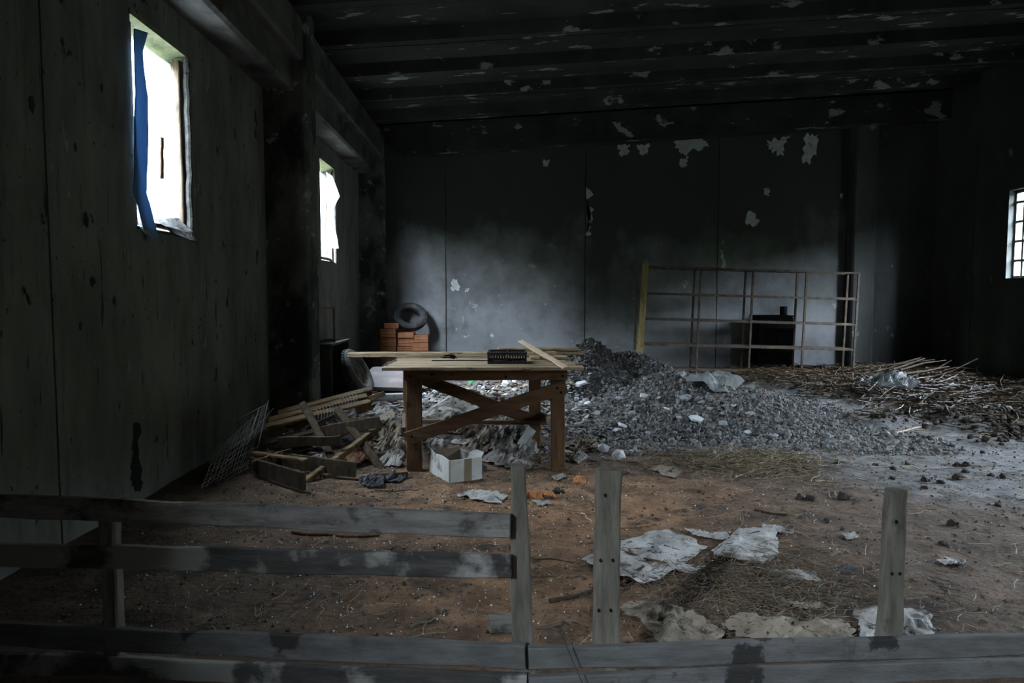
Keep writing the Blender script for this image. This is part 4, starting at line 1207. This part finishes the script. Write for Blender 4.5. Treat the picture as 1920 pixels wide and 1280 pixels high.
n = 9000
x, y = scatter(n, ((-2.2, 1.3), (5.9, 12.2)))
w = np.exp(-(((x + 0.35) / 1.6) ** 2) ** 1.5 - (((y - 8.7) / 2.6) ** 2) ** 1.5)
k = RNG.uniform(0, 1, n) < w * 1.1
x, y = x[k], y[k]; n = len(x)
pal_ = np.array([(0.30, 0.29, 0.28), (0.18, 0.14, 0.10), (0.10, 0.085, 0.07), (0.42, 0.41, 0.40), (0.14, 0.15, 0.19), (0.28, 0.21, 0.14)])
V, F, T = stones(np.stack([x, y, top(x, y)], 1), 0.012 + 0.045 * RNG.uniform(0, 1, n) ** 2, pal_[RNG.integers(0, 6, n)] * RNG.uniform(.6, 1.2, (n, 1)), (0.08, 0.35), 0.3, lying=1)
o = np_mesh('rubble_litter', V, F, M_stone, tint=T)
tag(o, 'fine mixed rubble and torn litter strewn behind and under the table', 'rubble', kind='stuff')

n = 16000
x, y = scatter(n, ((3.2, 8.22), (5.2, 12.6)))
w = sstep(0, 1.0, (x - 4.7 + 0.13 * (y - 6.2)) / 1.2 + 2.2 * (fbm(x * .9, y * .9, 8, 3) - .45)) * sstep(5.0, 6.4, y)
k = RNG.uniform(0, 1, n) < w
x, y = x[k], y[k]; n = len(x)
V, F, T = stones(np.stack([x, y, top(x, y)], 1), 0.012 + 0.035 * RNG.uniform(0, 1, n) ** 2, np.array([0.055, 0.043, 0.034]) * RNG.uniform(.4, 1.6, (n, 1)), (0.5, 1.0), 0.3)
o = np_mesh('manure', V, F, M_clod, tint=T)
tag(o, 'dark trampled manure covering the floor along the right side', 'manure', kind='stuff')


def strands(x, y, ln, r, tint, lift=0.01, arch=0.0, elev=0.12):
    n = len(x)
    a = RNG.uniform(0, math.pi, n); el = RNG.normal(0, elev, n)
    d = np.stack([np.cos(a) * np.cos(el), np.sin(a) * np.cos(el), np.sin(el)], 1)
    c = np.stack([x, y, top(x, y) + lift + np.abs(np.sin(el)) * ln / 2 + RNG.uniform(0, 1, n) * lift], 1)
    u = np.cross(d, np.array([0, 0, 1.0])); u /= np.linalg.norm(u, axis=1)[:, None]; w = np.cross(d, u)
    bend = u * (RNG.normal(0, 1, n) * ln * arch)[:, None]
    sec = [p for p in ((c - d * ln[:, None] / 2), c + bend, (c + d * ln[:, None] / 2))]
    V = []
    for s in sec:
        for k in range(3):
            th_ = 2 * math.pi * k / 3
            V.append(s + (u * math.cos(th_) + w * math.sin(th_)) * r[:, None])
    V = np.stack(V, 1).reshape(-1, 3)
    f = []
    for q in range(2):
        for k in range(3):
            f.append((q * 3 + k, q * 3 + (k + 1) % 3, q * 3 + 3 + (k + 1) % 3, q * 3 + 3 + k))
    F = (np.array(f)[None] + (np.arange(n) * 9)[:, None, None]).reshape(-1, 4)
    return V, F, np.repeat(tint, 9, 0)


# straw over the manure
n = 5200
x, y = scatter(n, ((3.6, 8.0), (5.6, 12.6)))
w = sstep(0, 1.0, (x - 4.4 + 0.13 * (y - 6.2)) / 1.2 + 2.2 * (fbm(x * .9, y * .9, 8, 3) - .45)) * sstep(5.4, 7.0, y) * (0.25 + 0.9 * sstep(7.2, 9.5, y))
k = RNG.uniform(0, 1, n) < w
x, y = x[k], y[k]; n = len(x)
tc = np.array([0.10, 0.066, 0.034]) * RNG.uniform(.2, 1.6, (n, 1))
V, F, T = strands(x, y, RNG.uniform(.08, .5, n), RNG.uniform(.002, .006, n), tc, 0.02, 0.05)
o = np_mesh('straw', V, F, M_straw, tint=T)
tag(o, 'brown straw litter scattered over the manure below the shelf rack', 'straw', kind='stuff')
# wispy hay in front of the gravel
n = 1300
x = RNG.normal(2.15, 0.42, n); y = RNG.normal(5.85, 0.27, n)
tc = np.array([0.24, 0.19, 0.115]) * RNG.uniform(.2, 1.4, (n, 1))
V, F, T = strands(x, y, RNG.uniform(.06, .25, n), RNG.uniform(.0012, .0028, n), tc, 0.015, 0.2, 0.12)
o = np_mesh('hay', V, F, M_straw, tint=T)
tag(o, 'wispy patch of pale hay on the dirt in front of the gravel heap', 'hay', kind='stuff')
# sparse straw bits on the dirt
n = 1500
x, y = scatter(n, ((-1.6, 4.2), (2.8, 6.6)))
tc = np.array([0.33, 0.24, 0.14]) * RNG.uniform(.3, 1.2, (n, 1))
V, F, T = strands(x, y, RNG.uniform(.03, .16, n), RNG.uniform(.0009, .0025, n), tc, 0.005, 0.08, 0.06)
n2 = 1900
x = RNG.normal(1.3, 0.38, n2); y = RNG.normal(3.35, 0.22, n2)
tc = np.array([0.15, 0.115, 0.078]) * RNG.uniform(.3, 1.3, (n2, 1))
V2, F2, T2 = strands(x, y, RNG.uniform(.03, .14, n2), RNG.uniform(.0009, .002, n2), tc, 0.01, 0.12, 0.12)
o = np_mesh('chaff', np.concatenate([V, V2]), np.concatenate([F, F2 + len(V)]), M_straw, tint=np.concatenate([T, T2]))
tag(o, 'fine straw chaff strewn thinly over the brown dirt floor', 'chaff', kind='stuff')
# white specks
n = 7000
x, y = scatter(n, ((-2.0, 2.4), (2.7, 5.9)))
w = 0.15 + 0.85 * np.exp(-((x + 0.55) / 0.95) ** 2 - ((y - 4.1) / 1.2) ** 2)
k = RNG.uniform(0, 1, n) < w
x, y = x[k], y[k]; n = len(x)
s = 0.0022 + 0.0045 * RNG.uniform(0, 1, n) ** 3
oct_v = np.array([(1, 0, 0), (0, 1, 0), (-1, 0, 0), (0, -1, 0), (0, 0, 1), (0, 0, -1)], float)
oct_f = np.array([(0, 1, 4), (1, 2, 4), (2, 3, 4), (3, 0, 4), (1, 0, 5), (2, 1, 5), (3, 2, 5), (0, 3, 5)])
P = np.stack([x, y, top(x, y) + s * .6], 1)
o = np_mesh('white_specks', (oct_v[None] * s[:, None, None] + P[:, None]).reshape(-1, 3), (oct_f[None] + (np.arange(n) * 6)[:, None, None]).reshape(-1, 3), M_speck)
tag(o, 'tiny white specks sprinkled over the brown dirt floor', 'foam beads', kind='stuff')
# crumbs of earth on the open floor
n = 16000
x, y = scatter(n, ((-2.3, 5.6), (2.7, 9.5)))
V, F, T = stones(np.stack([x, y, top(x, y)], 1), 0.003 + 0.012 * RNG.uniform(0, 1, n) ** 4, np.array([0.13, 0.10, 0.078]) * RNG.uniform(.3, 1.7, (n, 1)), (0.5, 1.0), 0.2)
o = np_mesh('earth_crumbs', V, F, M_clod, tint=T)
tag(o, 'small loose crumbs of earth over the open dirt floor', 'earth', kind='stuff')

# single clods
CL = [(3.24, 5.77), (3.29, 5.59), (3.11, 5.31), (3.34, 5.24), (3.42, 5.18), (3.63, 5.28), (3.81, 5.47), (3.22, 5.06), (3.95, 5.77), (4.01, 5.75), (2.95, 5.85), (2.5, 4.84), (2.23, 4.8), (2.18, 4.85), (3.95, 5.37), (2.91, 4.28), (2.63, 3.93), (2.14, 4.35), (1.5, 5), (3.5, 4.68), (3.57, 5.87), (4, 5.3)]
for i, (x, y) in enumerate(CL):
    s = random.uniform(.022, .038) * (1.25 if i in (5, 11, 15) else 1)
    V, F, T = stones(np.array([[0, 0, 0]], float), np.array([s]), np.ones((1, 3)), (0.6, 0.8), 0.35)
    a, b_, c_ = V.copy(), F.copy(), None
    # add a few smaller lobes so the clod is knobbly
    VV = [a]; FF = [b_]; off = len(a)
    for q in range(4):
        p = RNG.normal(0, 1, 3); p = p / np.linalg.norm(p) * s * .7; p[2] = abs(p[2]) * .5
        v2, f2, _ = stones(p[None], np.array([s * RNG.uniform(.4, .65)]), np.ones((1, 3)), (0.6, 0.9), 0.2)
        VV.append(v2); FF.append(f2 + off); off += len(v2)
    o = np_mesh('dung_clod', np.concatenate(VV), np.concatenate(FF), M_dung)
    o.location = (x, y, gz(x, y))
    own = {5: 'round dark clod on the grey dirt at the lower edge of the manure', 11: 'dark knobbly clod with straw left of the rightmost post top', 15: 'lone dark clod just right of the rightmost post', 16: 'dark flat clod low down right of the rightmost post',
           17: 'dark clod halfway between the hay patch and the rightmost post', 18: 'small dark clod above the round-ended white sack', 19: 'dark clod nearest the right edge of the picture'}
    tag(o, own.get(i, 'small dark dung clod among others on the grey dirt floor'), 'clod', 'single clods on the open floor')
for i, (p, s, lab, m_) in enumerate([((0.3, 4.89), .075, 'orange clay clod just right of the tapered fence post', M_orange), ((0.64, 5.3), .06, 'low orange mound of clay left of the straight middle post', M_orange), ((0.45, 5.01), .04, 'small brown clod beside the orange clay clod', M_dung)]):
    VV = []; FF = []; off = 0
    for q in range(9):
        pp = RNG.normal(0, 1, 3) * s * .45; pp[2] = abs(pp[2]) * .4
        v2, f2, _ = stones(pp[None], np.array([s * RNG.uniform(.45, .7)]), np.ones((1, 3)), (0.6, 0.9), 0.3)
        VV.append(v2); FF.append(f2 + off); off += len(v2)
    o = np_mesh('clay_clod', np.concatenate(VV), np.concatenate(FF), m_); o.location = (p[0], p[1], gz(*p)); tag(o, lab, 'clod')

# ------------------------------------------------------------------ papers, sacks and plastic on the floor
sheet('paper_sack', [(0.47, 3.7), (0.59, 3.84), (0.74, 3.98), (0.97, 4.16), (1.07, 4.11), (1.17, 3.99), (1.21, 3.86), (1.1, 3.71), (0.96, 3.57), (1.12, 3.57), (1.04, 3.49), (0.95, 3.55), (0.83, 3.43), (0.7, 3.39), (0.54, 3.58)],
      0.058, 1, M_paper, 'torn dirty white paper sack spread flat beside the straight middle post', 'paper sack')
sheet('paper_sack', [(1.21, 3.78), (1.34, 3.93), (1.51, 4.2), (1.73, 4.18), (1.66, 3.94), (1.57, 3.72), (1.44, 3.62), (1.33, 3.64), (1.22, 3.7)],
      0.037, 2, M_paper, 'flat white paper sack with one rounded end, middle of the floor', 'paper sack', tall=0.004)
sheet('paper_scrap', [(1.18, 4.21), (1.25, 4.18), (1.34, 4.08), (1.41, 4.02), (1.37, 3.95), (1.26, 4), (1.18, 4.1)],
      0.043, 3, M_paper, 'crumpled white paper strip left behind the round-ended sack', 'paper', tall=0.009)
sheet('paper_scrap', [(1.67, 4.24), (1.75, 4.22), (1.82, 4.1), (1.79, 4.06), (1.7, 4.14), (1.65, 4.17)],
      0.032, 4, M_paper, 'narrow white paper strip trailing right of the round-ended sack', 'paper')
sheet('paper_sack', [(0.58, 3.14), (0.65, 3.21), (0.74, 3.19), (0.84, 3.11), (0.96, 3.01), (1.01, 2.89), (0.94, 2.8), (0.71, 2.76), (0.68, 2.92), (0.62, 3.03)],
      0.064, 5, M_kraft, 'creased brown paper sack lying behind the low rail', 'paper sack', tall=0.009)
sheet('paper_sack', [(1.02, 2.97), (1.13, 3.06), (1.19, 3.05), (1.36, 2.98), (1.56, 3), (1.59, 2.92), (1.51, 2.81), (1.22, 2.77), (1.06, 2.82)],
      0.073, 6, M_kraft, 'long rumpled brown sack running along the low rail', 'paper sack', tall=0.011)
sheet('paper_scrap', [(1.28, 3.22), (1.36, 3.17), (1.53, 3.15), (1.53, 3.1), (1.41, 3.1), (1.29, 3.15)],
      0.043, 7, M_kraft, 'twisted strip of brown paper on the chaff patch', 'paper', tall=0.009)
sheet('paper_sack', [(1.65, 3.05), (1.76, 3.09), (1.88, 3.06), (1.96, 3.03), (1.91, 2.87), (1.78, 2.8), (1.55, 2.81)],
      0.073, 8, M_paper, 'pale folded paper sack at the foot of the rightmost post', 'paper sack', tall=0.009)
sheet('paper_scrap', [(1.41, 3.54), (1.53, 3.51), (1.67, 3.5), (1.63, 3.35), (1.51, 3.4), (1.4, 3.45)],
      0.032, 9, M_kraftg, 'thin grey paper sheet half buried in chaff', 'paper')
sheet('paper_scrap', [(-0.27, 4.96), (-0.17, 5.13), (-0.02, 5.09), (0.09, 4.93), (0.04, 4.75), (-0.1, 4.78)],
      0.058, 10, M_paper, 'crumpled white paper lying just behind the top rail', 'paper', tall=0.009)
sheet('paper_scrap', [(1.26, 5.7), (1.42, 5.77), (1.53, 5.66), (1.51, 5.46), (1.4, 5.39), (1.32, 5.53)],
      0.047, 11, M_kraft, 'torn tan paper scrap on the orange dirt before the gravel', 'paper', tall=0.006)
sheet('paper_scrap', [(2.42, 3.67), (2.5, 3.71), (2.58, 3.66), (2.52, 3.6), (2.42, 3.61)],
      0.025, 12, M_paper, 'small pale paper scrap right of the rightmost post', 'paper')
sheet('paper_scrap', [(2.07, 4.04), (2.17, 4.08), (2.18, 4.02), (2.07, 3.95)], 0.020, 13, M_kraftg, 'small dirty paper scrap left of the rightmost post', 'paper')
sheet('paper_scrap', [(0.25, 4.79), (0.38, 4.82), (0.39, 4.69), (0.29, 4.66)], 0.020, 14, M_kraftg, 'little grey flake right of the tapered fence post', 'paper')
sheet('paper_scrap', [(0.45, 5.5), (0.55, 5.55), (0.56, 5.45), (0.48, 5.38)], 0.020, 15, M_kraftg, 'little pale flake at the foot of the right table leg', 'paper')
sheet('leather_sole', [(1.74, 3.51), (1.87, 3.55), (1.91, 3.52), (1.85, 3.47), (1.77, 3.46)], 0.015, 16, M_rag, 'dark flat scrap of leather on the floor beyond the chaff', 'scrap')
# under and behind the table
sheet('paper_sack', [(-0.79, 7.19), (-0.64, 8.21), (-0.32, 8.29), (-0.09, 7.54), (-0.14, 7.21), (-0.43, 6.95), (-0.74, 6.84)], 0.120, 21, M_kraftg, 'bulging dusty paper sack seen through the table legs, upper left', 'paper sack', tall=0.054, cs=0.6)
sheet('paper_sack', [(-0.92, 8.65), (-0.54, 8.77), (-0.16, 8.42), (-0.18, 7.54), (-0.63, 8.15)], 0.100, 22, M_kraftg, 'pale sheet draped over rubbish behind the table, farthest back', 'paper', tall=0.041, cs=0.6)
sheet('paper_sack', [(-0.35, 6.45), (-0.16, 6.79), (0.02, 6.91), (0.07, 6.4), (-0.15, 6.18)], 0.160, 23, M_kraft, 'crumpled brown paper below the front brace of the table', 'paper', tall=0.045, cs=0.6)
sheet('paper_sack', [(-0.08, 6.6), (0.13, 6.87), (0.23, 6.53), (0.07, 6.16), (-0.05, 6.2)], 0.150, 24, M_kraftg, 'stiff curled grey paper in the middle beneath the table', 'paper', tall=0.045, cs=0.6)
sheet('paper_sack', [(0.13, 6.75), (0.3, 6.99), (0.36, 6.65), (0.22, 6.41)], 0.140, 25, M_kraftg, 'upright crumpled grey sack beside the back right table leg', 'paper', tall=0.054, cs=0.6)
sheet('cloth_sack', [(-0.12, 5.96), (0.02, 6.28), (0.22, 6.32), (0.34, 5.87), (0.28, 5.65), (0.07, 5.77)], 0.080, 26, M_kraftg, 'limp grey sack on the ground right of the white box', 'sack', tall=0.027, cs=0.6)
sheet('paper_sack', [(-1.11, 6.34), (-0.99, 6.53), (-0.86, 6.46), (-0.82, 6.19), (-1, 6.12)], 0.110, 27, M_kraft, 'wrinkled tan paper left of the front left table leg', 'paper', tall=0.032, cs=0.6)
sheet('paper_sack', [(-1.16, 6.86), (-1.01, 6.89), (-0.89, 6.78), (-0.87, 6.55), (-1.04, 6.54)], 0.110, 28, M_kraft, 'torn tan cardboard behind the left table leg', 'cardboard', tall=0.032, cs=0.6)
sheet('paper_sack', [(-1.05, 6.01), (-0.91, 6.16), (-0.79, 6.03), (-0.79, 5.77), (-0.96, 5.75)], 0.090, 29, M_kraftg, 'grey paper with bluish print left of the left table leg', 'paper', tall=0.018, cs=0.6)
sheet('cardboard_sheet', [(-1.29, 7.49), (-1.27, 8.03), (-1.15, 7.91), (-1.03, 6.99), (-1.17, 7.11)], 0.030, 30, M_cardin, 'flat brown cardboard lying below the pale pipe', 'cardboard', tall=0.013, cs=0.6)
sheet('sacking_bundle', [(-1.32, 5.99), (-1.31, 6.35), (-1.16, 6.35), (-1.07, 5.98), (-1.17, 5.79)], 0.080, 31, M_sackr, 'rust-red sacking bundle between the leaning posts', 'sacking', tall=0.072, cs=0.6)
sheet('rag', [(-1.07, 5.34), (-1.01, 5.5), (-0.87, 5.41), (-0.85, 5.18), (-0.96, 5.14)], 0.060, 32, M_rag, 'black rag lying on the dirt in front of the leaning posts', 'rag', tall=0.009, cs=0.6)
sheet('rag', [(-0.92, 5.5), (-0.81, 5.61), (-0.69, 5.52), (-0.75, 5.33), (-0.85, 5.32)], 0.050, 34, M_rag, 'dark cloth scrap in front of the left table leg', 'rag', tall=0.005, cs=0.6)
sheet('paper_scrap', [(0.67, 6.53), (0.85, 6.82), (0.98, 6.72), (0.97, 6.41), (0.79, 6.31)], 0.100, 35, M_kraft, 'crumpled tan paper right of the right table leg', 'paper', tall=0.018, cs=0.6)
sheet('paper_scrap', [(-0.68, 6.27), (-0.59, 6.43), (-0.5, 6.38), (-0.43, 6.21), (-0.59, 6.07)], 0.080, 36, M_kraftg, 'greyish paper stuck up behind the white box', 'paper', tall=0.023, cs=0.6)
MORE = [([(-0.03, 6.37), (0.1, 6.46), (0.17, 6.31), (0.07, 6.12), (-0.04, 6.18)], .12, M_kraftg, 'folded grey paper just right of the white box rim'),
        ([(-0.25, 6.31), (-0.13, 6.46), (-0.03, 6.31), (-0.07, 6.12), (-0.19, 6.12)], .10, M_kraft, 'tan paper wad touching the back of the white box'),
        ([(0.22, 6.28), (0.35, 6.4), (0.41, 6.19), (0.28, 5.97), (0.19, 6.07)], .09, M_kraftg, 'low grey paper wad at the foot of the back right leg'),
        ([(-0.55, 6.76), (-0.38, 7), (-0.22, 6.89), (-0.31, 6.64), (-0.51, 6.61)], .13, M_kraft, 'wide tan paper fold above the front brace, left half'),
        ([(0.03, 7.16), (0.2, 7.32), (0.3, 7.15), (0.16, 6.95)], .10, M_kraft, 'tan paper fold beneath the crossing of the braces'),
        ([(-0.6, 8.53), (-0.35, 8.94), (-0.1, 8.59), (-0.2, 8.32), (-0.48, 8.27)], .10, M_kraft, 'tan sacking fold on the farthest rubbish behind the table'),
        ([(-1.25, 6.73), (-1.14, 6.84), (-1, 6.64), (-1.04, 6.46), (-1.19, 6.51)], .10, M_kraft, 'dark tan paper beneath the right leaning post'),
        ([(-1.47, 8.28), (-1.43, 8.78), (-1.22, 8.1), (-1.21, 7.66), (-1.38, 7.95)], .07, M_kraftg, 'small grey paper wad by the end of the pale pipe'),
        ([(0.62, 6), (0.75, 6.19), (0.8, 6), (0.71, 5.84)], .05, M_kraftg, 'grey scrap on the ground right of the right table leg'),
        ([(-0.33, 5.96), (-0.19, 5.93), (-0.07, 5.74), (-0.13, 5.55)], .03, M_rag, 'black plastic shred between white box and limp grey sack')]
for i, (q, am, m_, lab) in enumerate(MORE):
    sheet('paper_wad' if m_ is not M_rag else 'plastic_shred', q, am, 200 + i, m_, lab, 'paper' if m_ is not M_rag else 'plastic', tall=0.05, cs=0.6)
# plastic films
sheet('plastic_film', [(2.28, 8.54), (2.5, 8.44), (2.8, 8.68), (4.05, 11.36), (3.13, 8.7), (2.77, 8.06), (2.56, 8.22), (2.3, 8.2)], 0.30, 41, M_film, 'milky plastic film draped over the back of the gravel heap', 'plastic film', tall=0.02, cs=0.55)
sheet('plastic_film', [(5.27, 9.91), (5.83, 10.47), (6.31, 10.58), (5.95, 9.68), (5.6, 9.39), (5.42, 9.59)], 0.34, 42, M_film, 'bluish plastic film heaped on the straw at the right', 'plastic film', tall=0.04, cs=0.55)
sheet('paper_scrap', [(6.02, 8.22), (6.08, 8.18), (6.1, 7.96), (5.96, 7.83), (5.87, 7.9)], 0.06, 43, M_paper, 'small bright paper scrap on the manure at the far right', 'paper', tall=0.02)

# pipe, block, bottle and other odds behind the table
a = Vector((-1.62, 8.95, 0.10)); b = Vector((-1.05, 9.1, 0.10)); l = (a + b) / 2
o = MB().tube([a - l, (a + b) / 2 - l, b - l], 0.05, 16).build('plastic_pipe', M_pipe, None, False); o.location = l + Vector((0, 0, max(0, gz(l.x, l.y) - 0.03)))
tag(o, 'pale grey pipe lying across the rubble left of the table', 'pipe')
o = MB().plank((-.07, 0, 0), (.07, 0, 0), 0.14, 0.11, (0, 1, 0), 2, 0.12, 0.004, seed=5).build('dark_block', M_iron); o.location = (-1.72, 9.6, gz(-1.72, 9.6) + 0.055)
tag(o, 'square black block on the rubble behind the pale pipe', 'block')
p = (-0.8, 9.87)
bt = thing('green_bottle', 'green plastic bottle standing in the rubble behind the table', 'bottle', (p[0], p[1], gz(*p) - 0.01))
MB().lathe([(0.001, 0), (.04, 0), (.045, .01), (.045, .13), (.04, .16), (.02, .19), (.015, .2), (.015, .22), (.001, .22)], 20, closed=False).build('body', M_green, bt, True)
MB().lathe([(.001, .22), (.018, .22), (.018, .24), (.001, .24)], 14, closed=False).build('cap', M_pipe, bt)
p = (-0.4, 11.22)
o = MB().plank((-.05, -.08, 0.02), (.06, .1, 0.14), 0.06, 0.008, (1, -.5, 0), 6, 0.1, 0.003, seed=6).build('green_strip', M_green); o.location = (p[0], p[1], gz(*p) - 0.01)
tag(o, 'green plastic strip sticking out of rubbish behind the table', 'plastic strip')
a = Vector((-0.55, 9.3, gz(-.55, 9.3))); 
o = MB().plank((0, 0, -.02), (.22, .05, .22), 0.03, 0.02, (0, 1, 0), 5, 0.1, 0.002, seed=2).build('thin_lath', M_lime); o.location = (-0.42, 9.2, gz(-.42, 9.2))
tag(o, 'thin white lath jutting up behind the table brace', 'lath')
p = (0.36, 6.4)
o = MB().plank((-.06, 0, 0.0), (.06, .03, .17), 0.085, 0.02, (1, 0, -.5), 4, 0.12, 0.003, seed=8).build('stone_tile', M_lime); o.location = (p[0] - .08, p[1], gz(*p) - 0.01)
tag(o, 'bluish slab of tile leaning by the back right table leg', 'tile')

# sticks and stalks lying on the floor
STK = [((4.24, 7.18), (4.79, 7.52), .011, 'pale straight stick on the edge of the manure, right of the gravel', M_pale), ((5.41, 11.84), (6.38, 12.14), .016, 'pale thick stalk lying just in front of the shelf rack', M_pal),
       ((4.11, 9.73), (5.15, 9.81), .008, 'long yellow stalk left of the plastic film on the straw', M_pal), ((4.84, 8.68), (5.84, 10.12), .012, 'brown stalk poking up before the plastic film', M_pal),
       ((1.9, 5.38), (2.14, 5.58), .008, 'short pale stick at the edge of the hay patch', M_pale), ((0.7, 3.79), (0.9, 3.62), .008, 'orange-brown stalk lying across the torn white sack', M_tbl),
       ((0.64, 3.42), (0.76, 3.51), .009, 'pale stick end beside the straight middle post', M_pale), ((0.21, 3.73), (0.43, 3.68), .005, 'thin tan straw stalk between the two middle posts', M_pal),
       ((0.26, 3.19), (0.48, 3.32), .012, 'brown branch lying by the straight middle post', M_pald), ((-0.38, 2.98), (-0.26, 3.08), .007, 'thin grey twig behind the third rail', M_post),
       ((-1.26, 4.21), (-0.7, 4.12), .009, 'long reddish stick just below the top rail', M_tbl), ((0.57, 4.54), (0.62, 4.37), .005, 'short tan straw left of the straight middle post', M_pale),
       ((1.93, 4.51), (1.91, 4.45), .004, 'tiny twig in the middle of the floor', M_pald), ((1.75, 4.56), (1.93, 4.47), .008, 'dark stick lying flat in the middle of the floor', M_pald),
       ((3.97, 7.54), (4.61, 8.03), .008, 'pale stalk on the bare strip left of the manure', M_pal), ((-0.91, 5.09), (-0.59, 5.14), .004, 'thin dark twig on the dirt below the table', M_pald)]
for i, (a, b, r, lab, m_) in enumerate(STK):
    pts = []
    rr = random.Random(i)
    for k in range(6):
        t = k / 5.0
        x = a[0] + (b[0] - a[0]) * t + rr.uniform(-.012, .012); y = a[1] + (b[1] - a[1]) * t + rr.uniform(-.012, .012)
        pts.append(Vector((x, y, gz(x, y) + r * .8 + (0.012 if 'sack' in lab else 0.0))))
    c = sum(pts, Vector()) / 6
    o = MB().tube([q - c for q in pts], r, 6, r * .6).build('stick', m_); o.location = c
    tag(o, lab, 'stick')
o = MB().plank((-.05, 0, 0), (.05, .01, .0), 0.09, 0.05, (0, 1, 0), 2, 0.15, 0.004, seed=3).build('brick_piece', M_fence); p = (0.02, 2.89); o.location = (p[0], p[1] + .05, gz(*p) + .025)
tag(o, 'grey broken brick on the dirt left of the tapered post', 'brick')
# branches heaped in the dark right of the rack
for i in range(9):
    rr = random.Random(90 + i)
    x = 6.3 + rr.uniform(-.1, 1.0); y = 10.9 + rr.uniform(-.3, .8); an = rr.uniform(-.5, .5); L_ = rr.uniform(.5, 1.0)
    z = gz(x, y) + .02
    pts = [(0, 0, z + rr.uniform(0, .1)), (L_ * .5 * math.cos(an), L_ * .5 * math.sin(an), z + rr.uniform(.05, .2)), (L_ * math.cos(an), L_ * math.sin(an), z + rr.uniform(.02, .35))]
    o = MB().tube(pts, rr.uniform(.012, .03), 6, .01).build('branch', M_pald); o.location = (x, y, 0)
    tag(o, 'dry branch in the dim heap right of the shelf rack', 'branch', 'branches heaped in the dark corner')
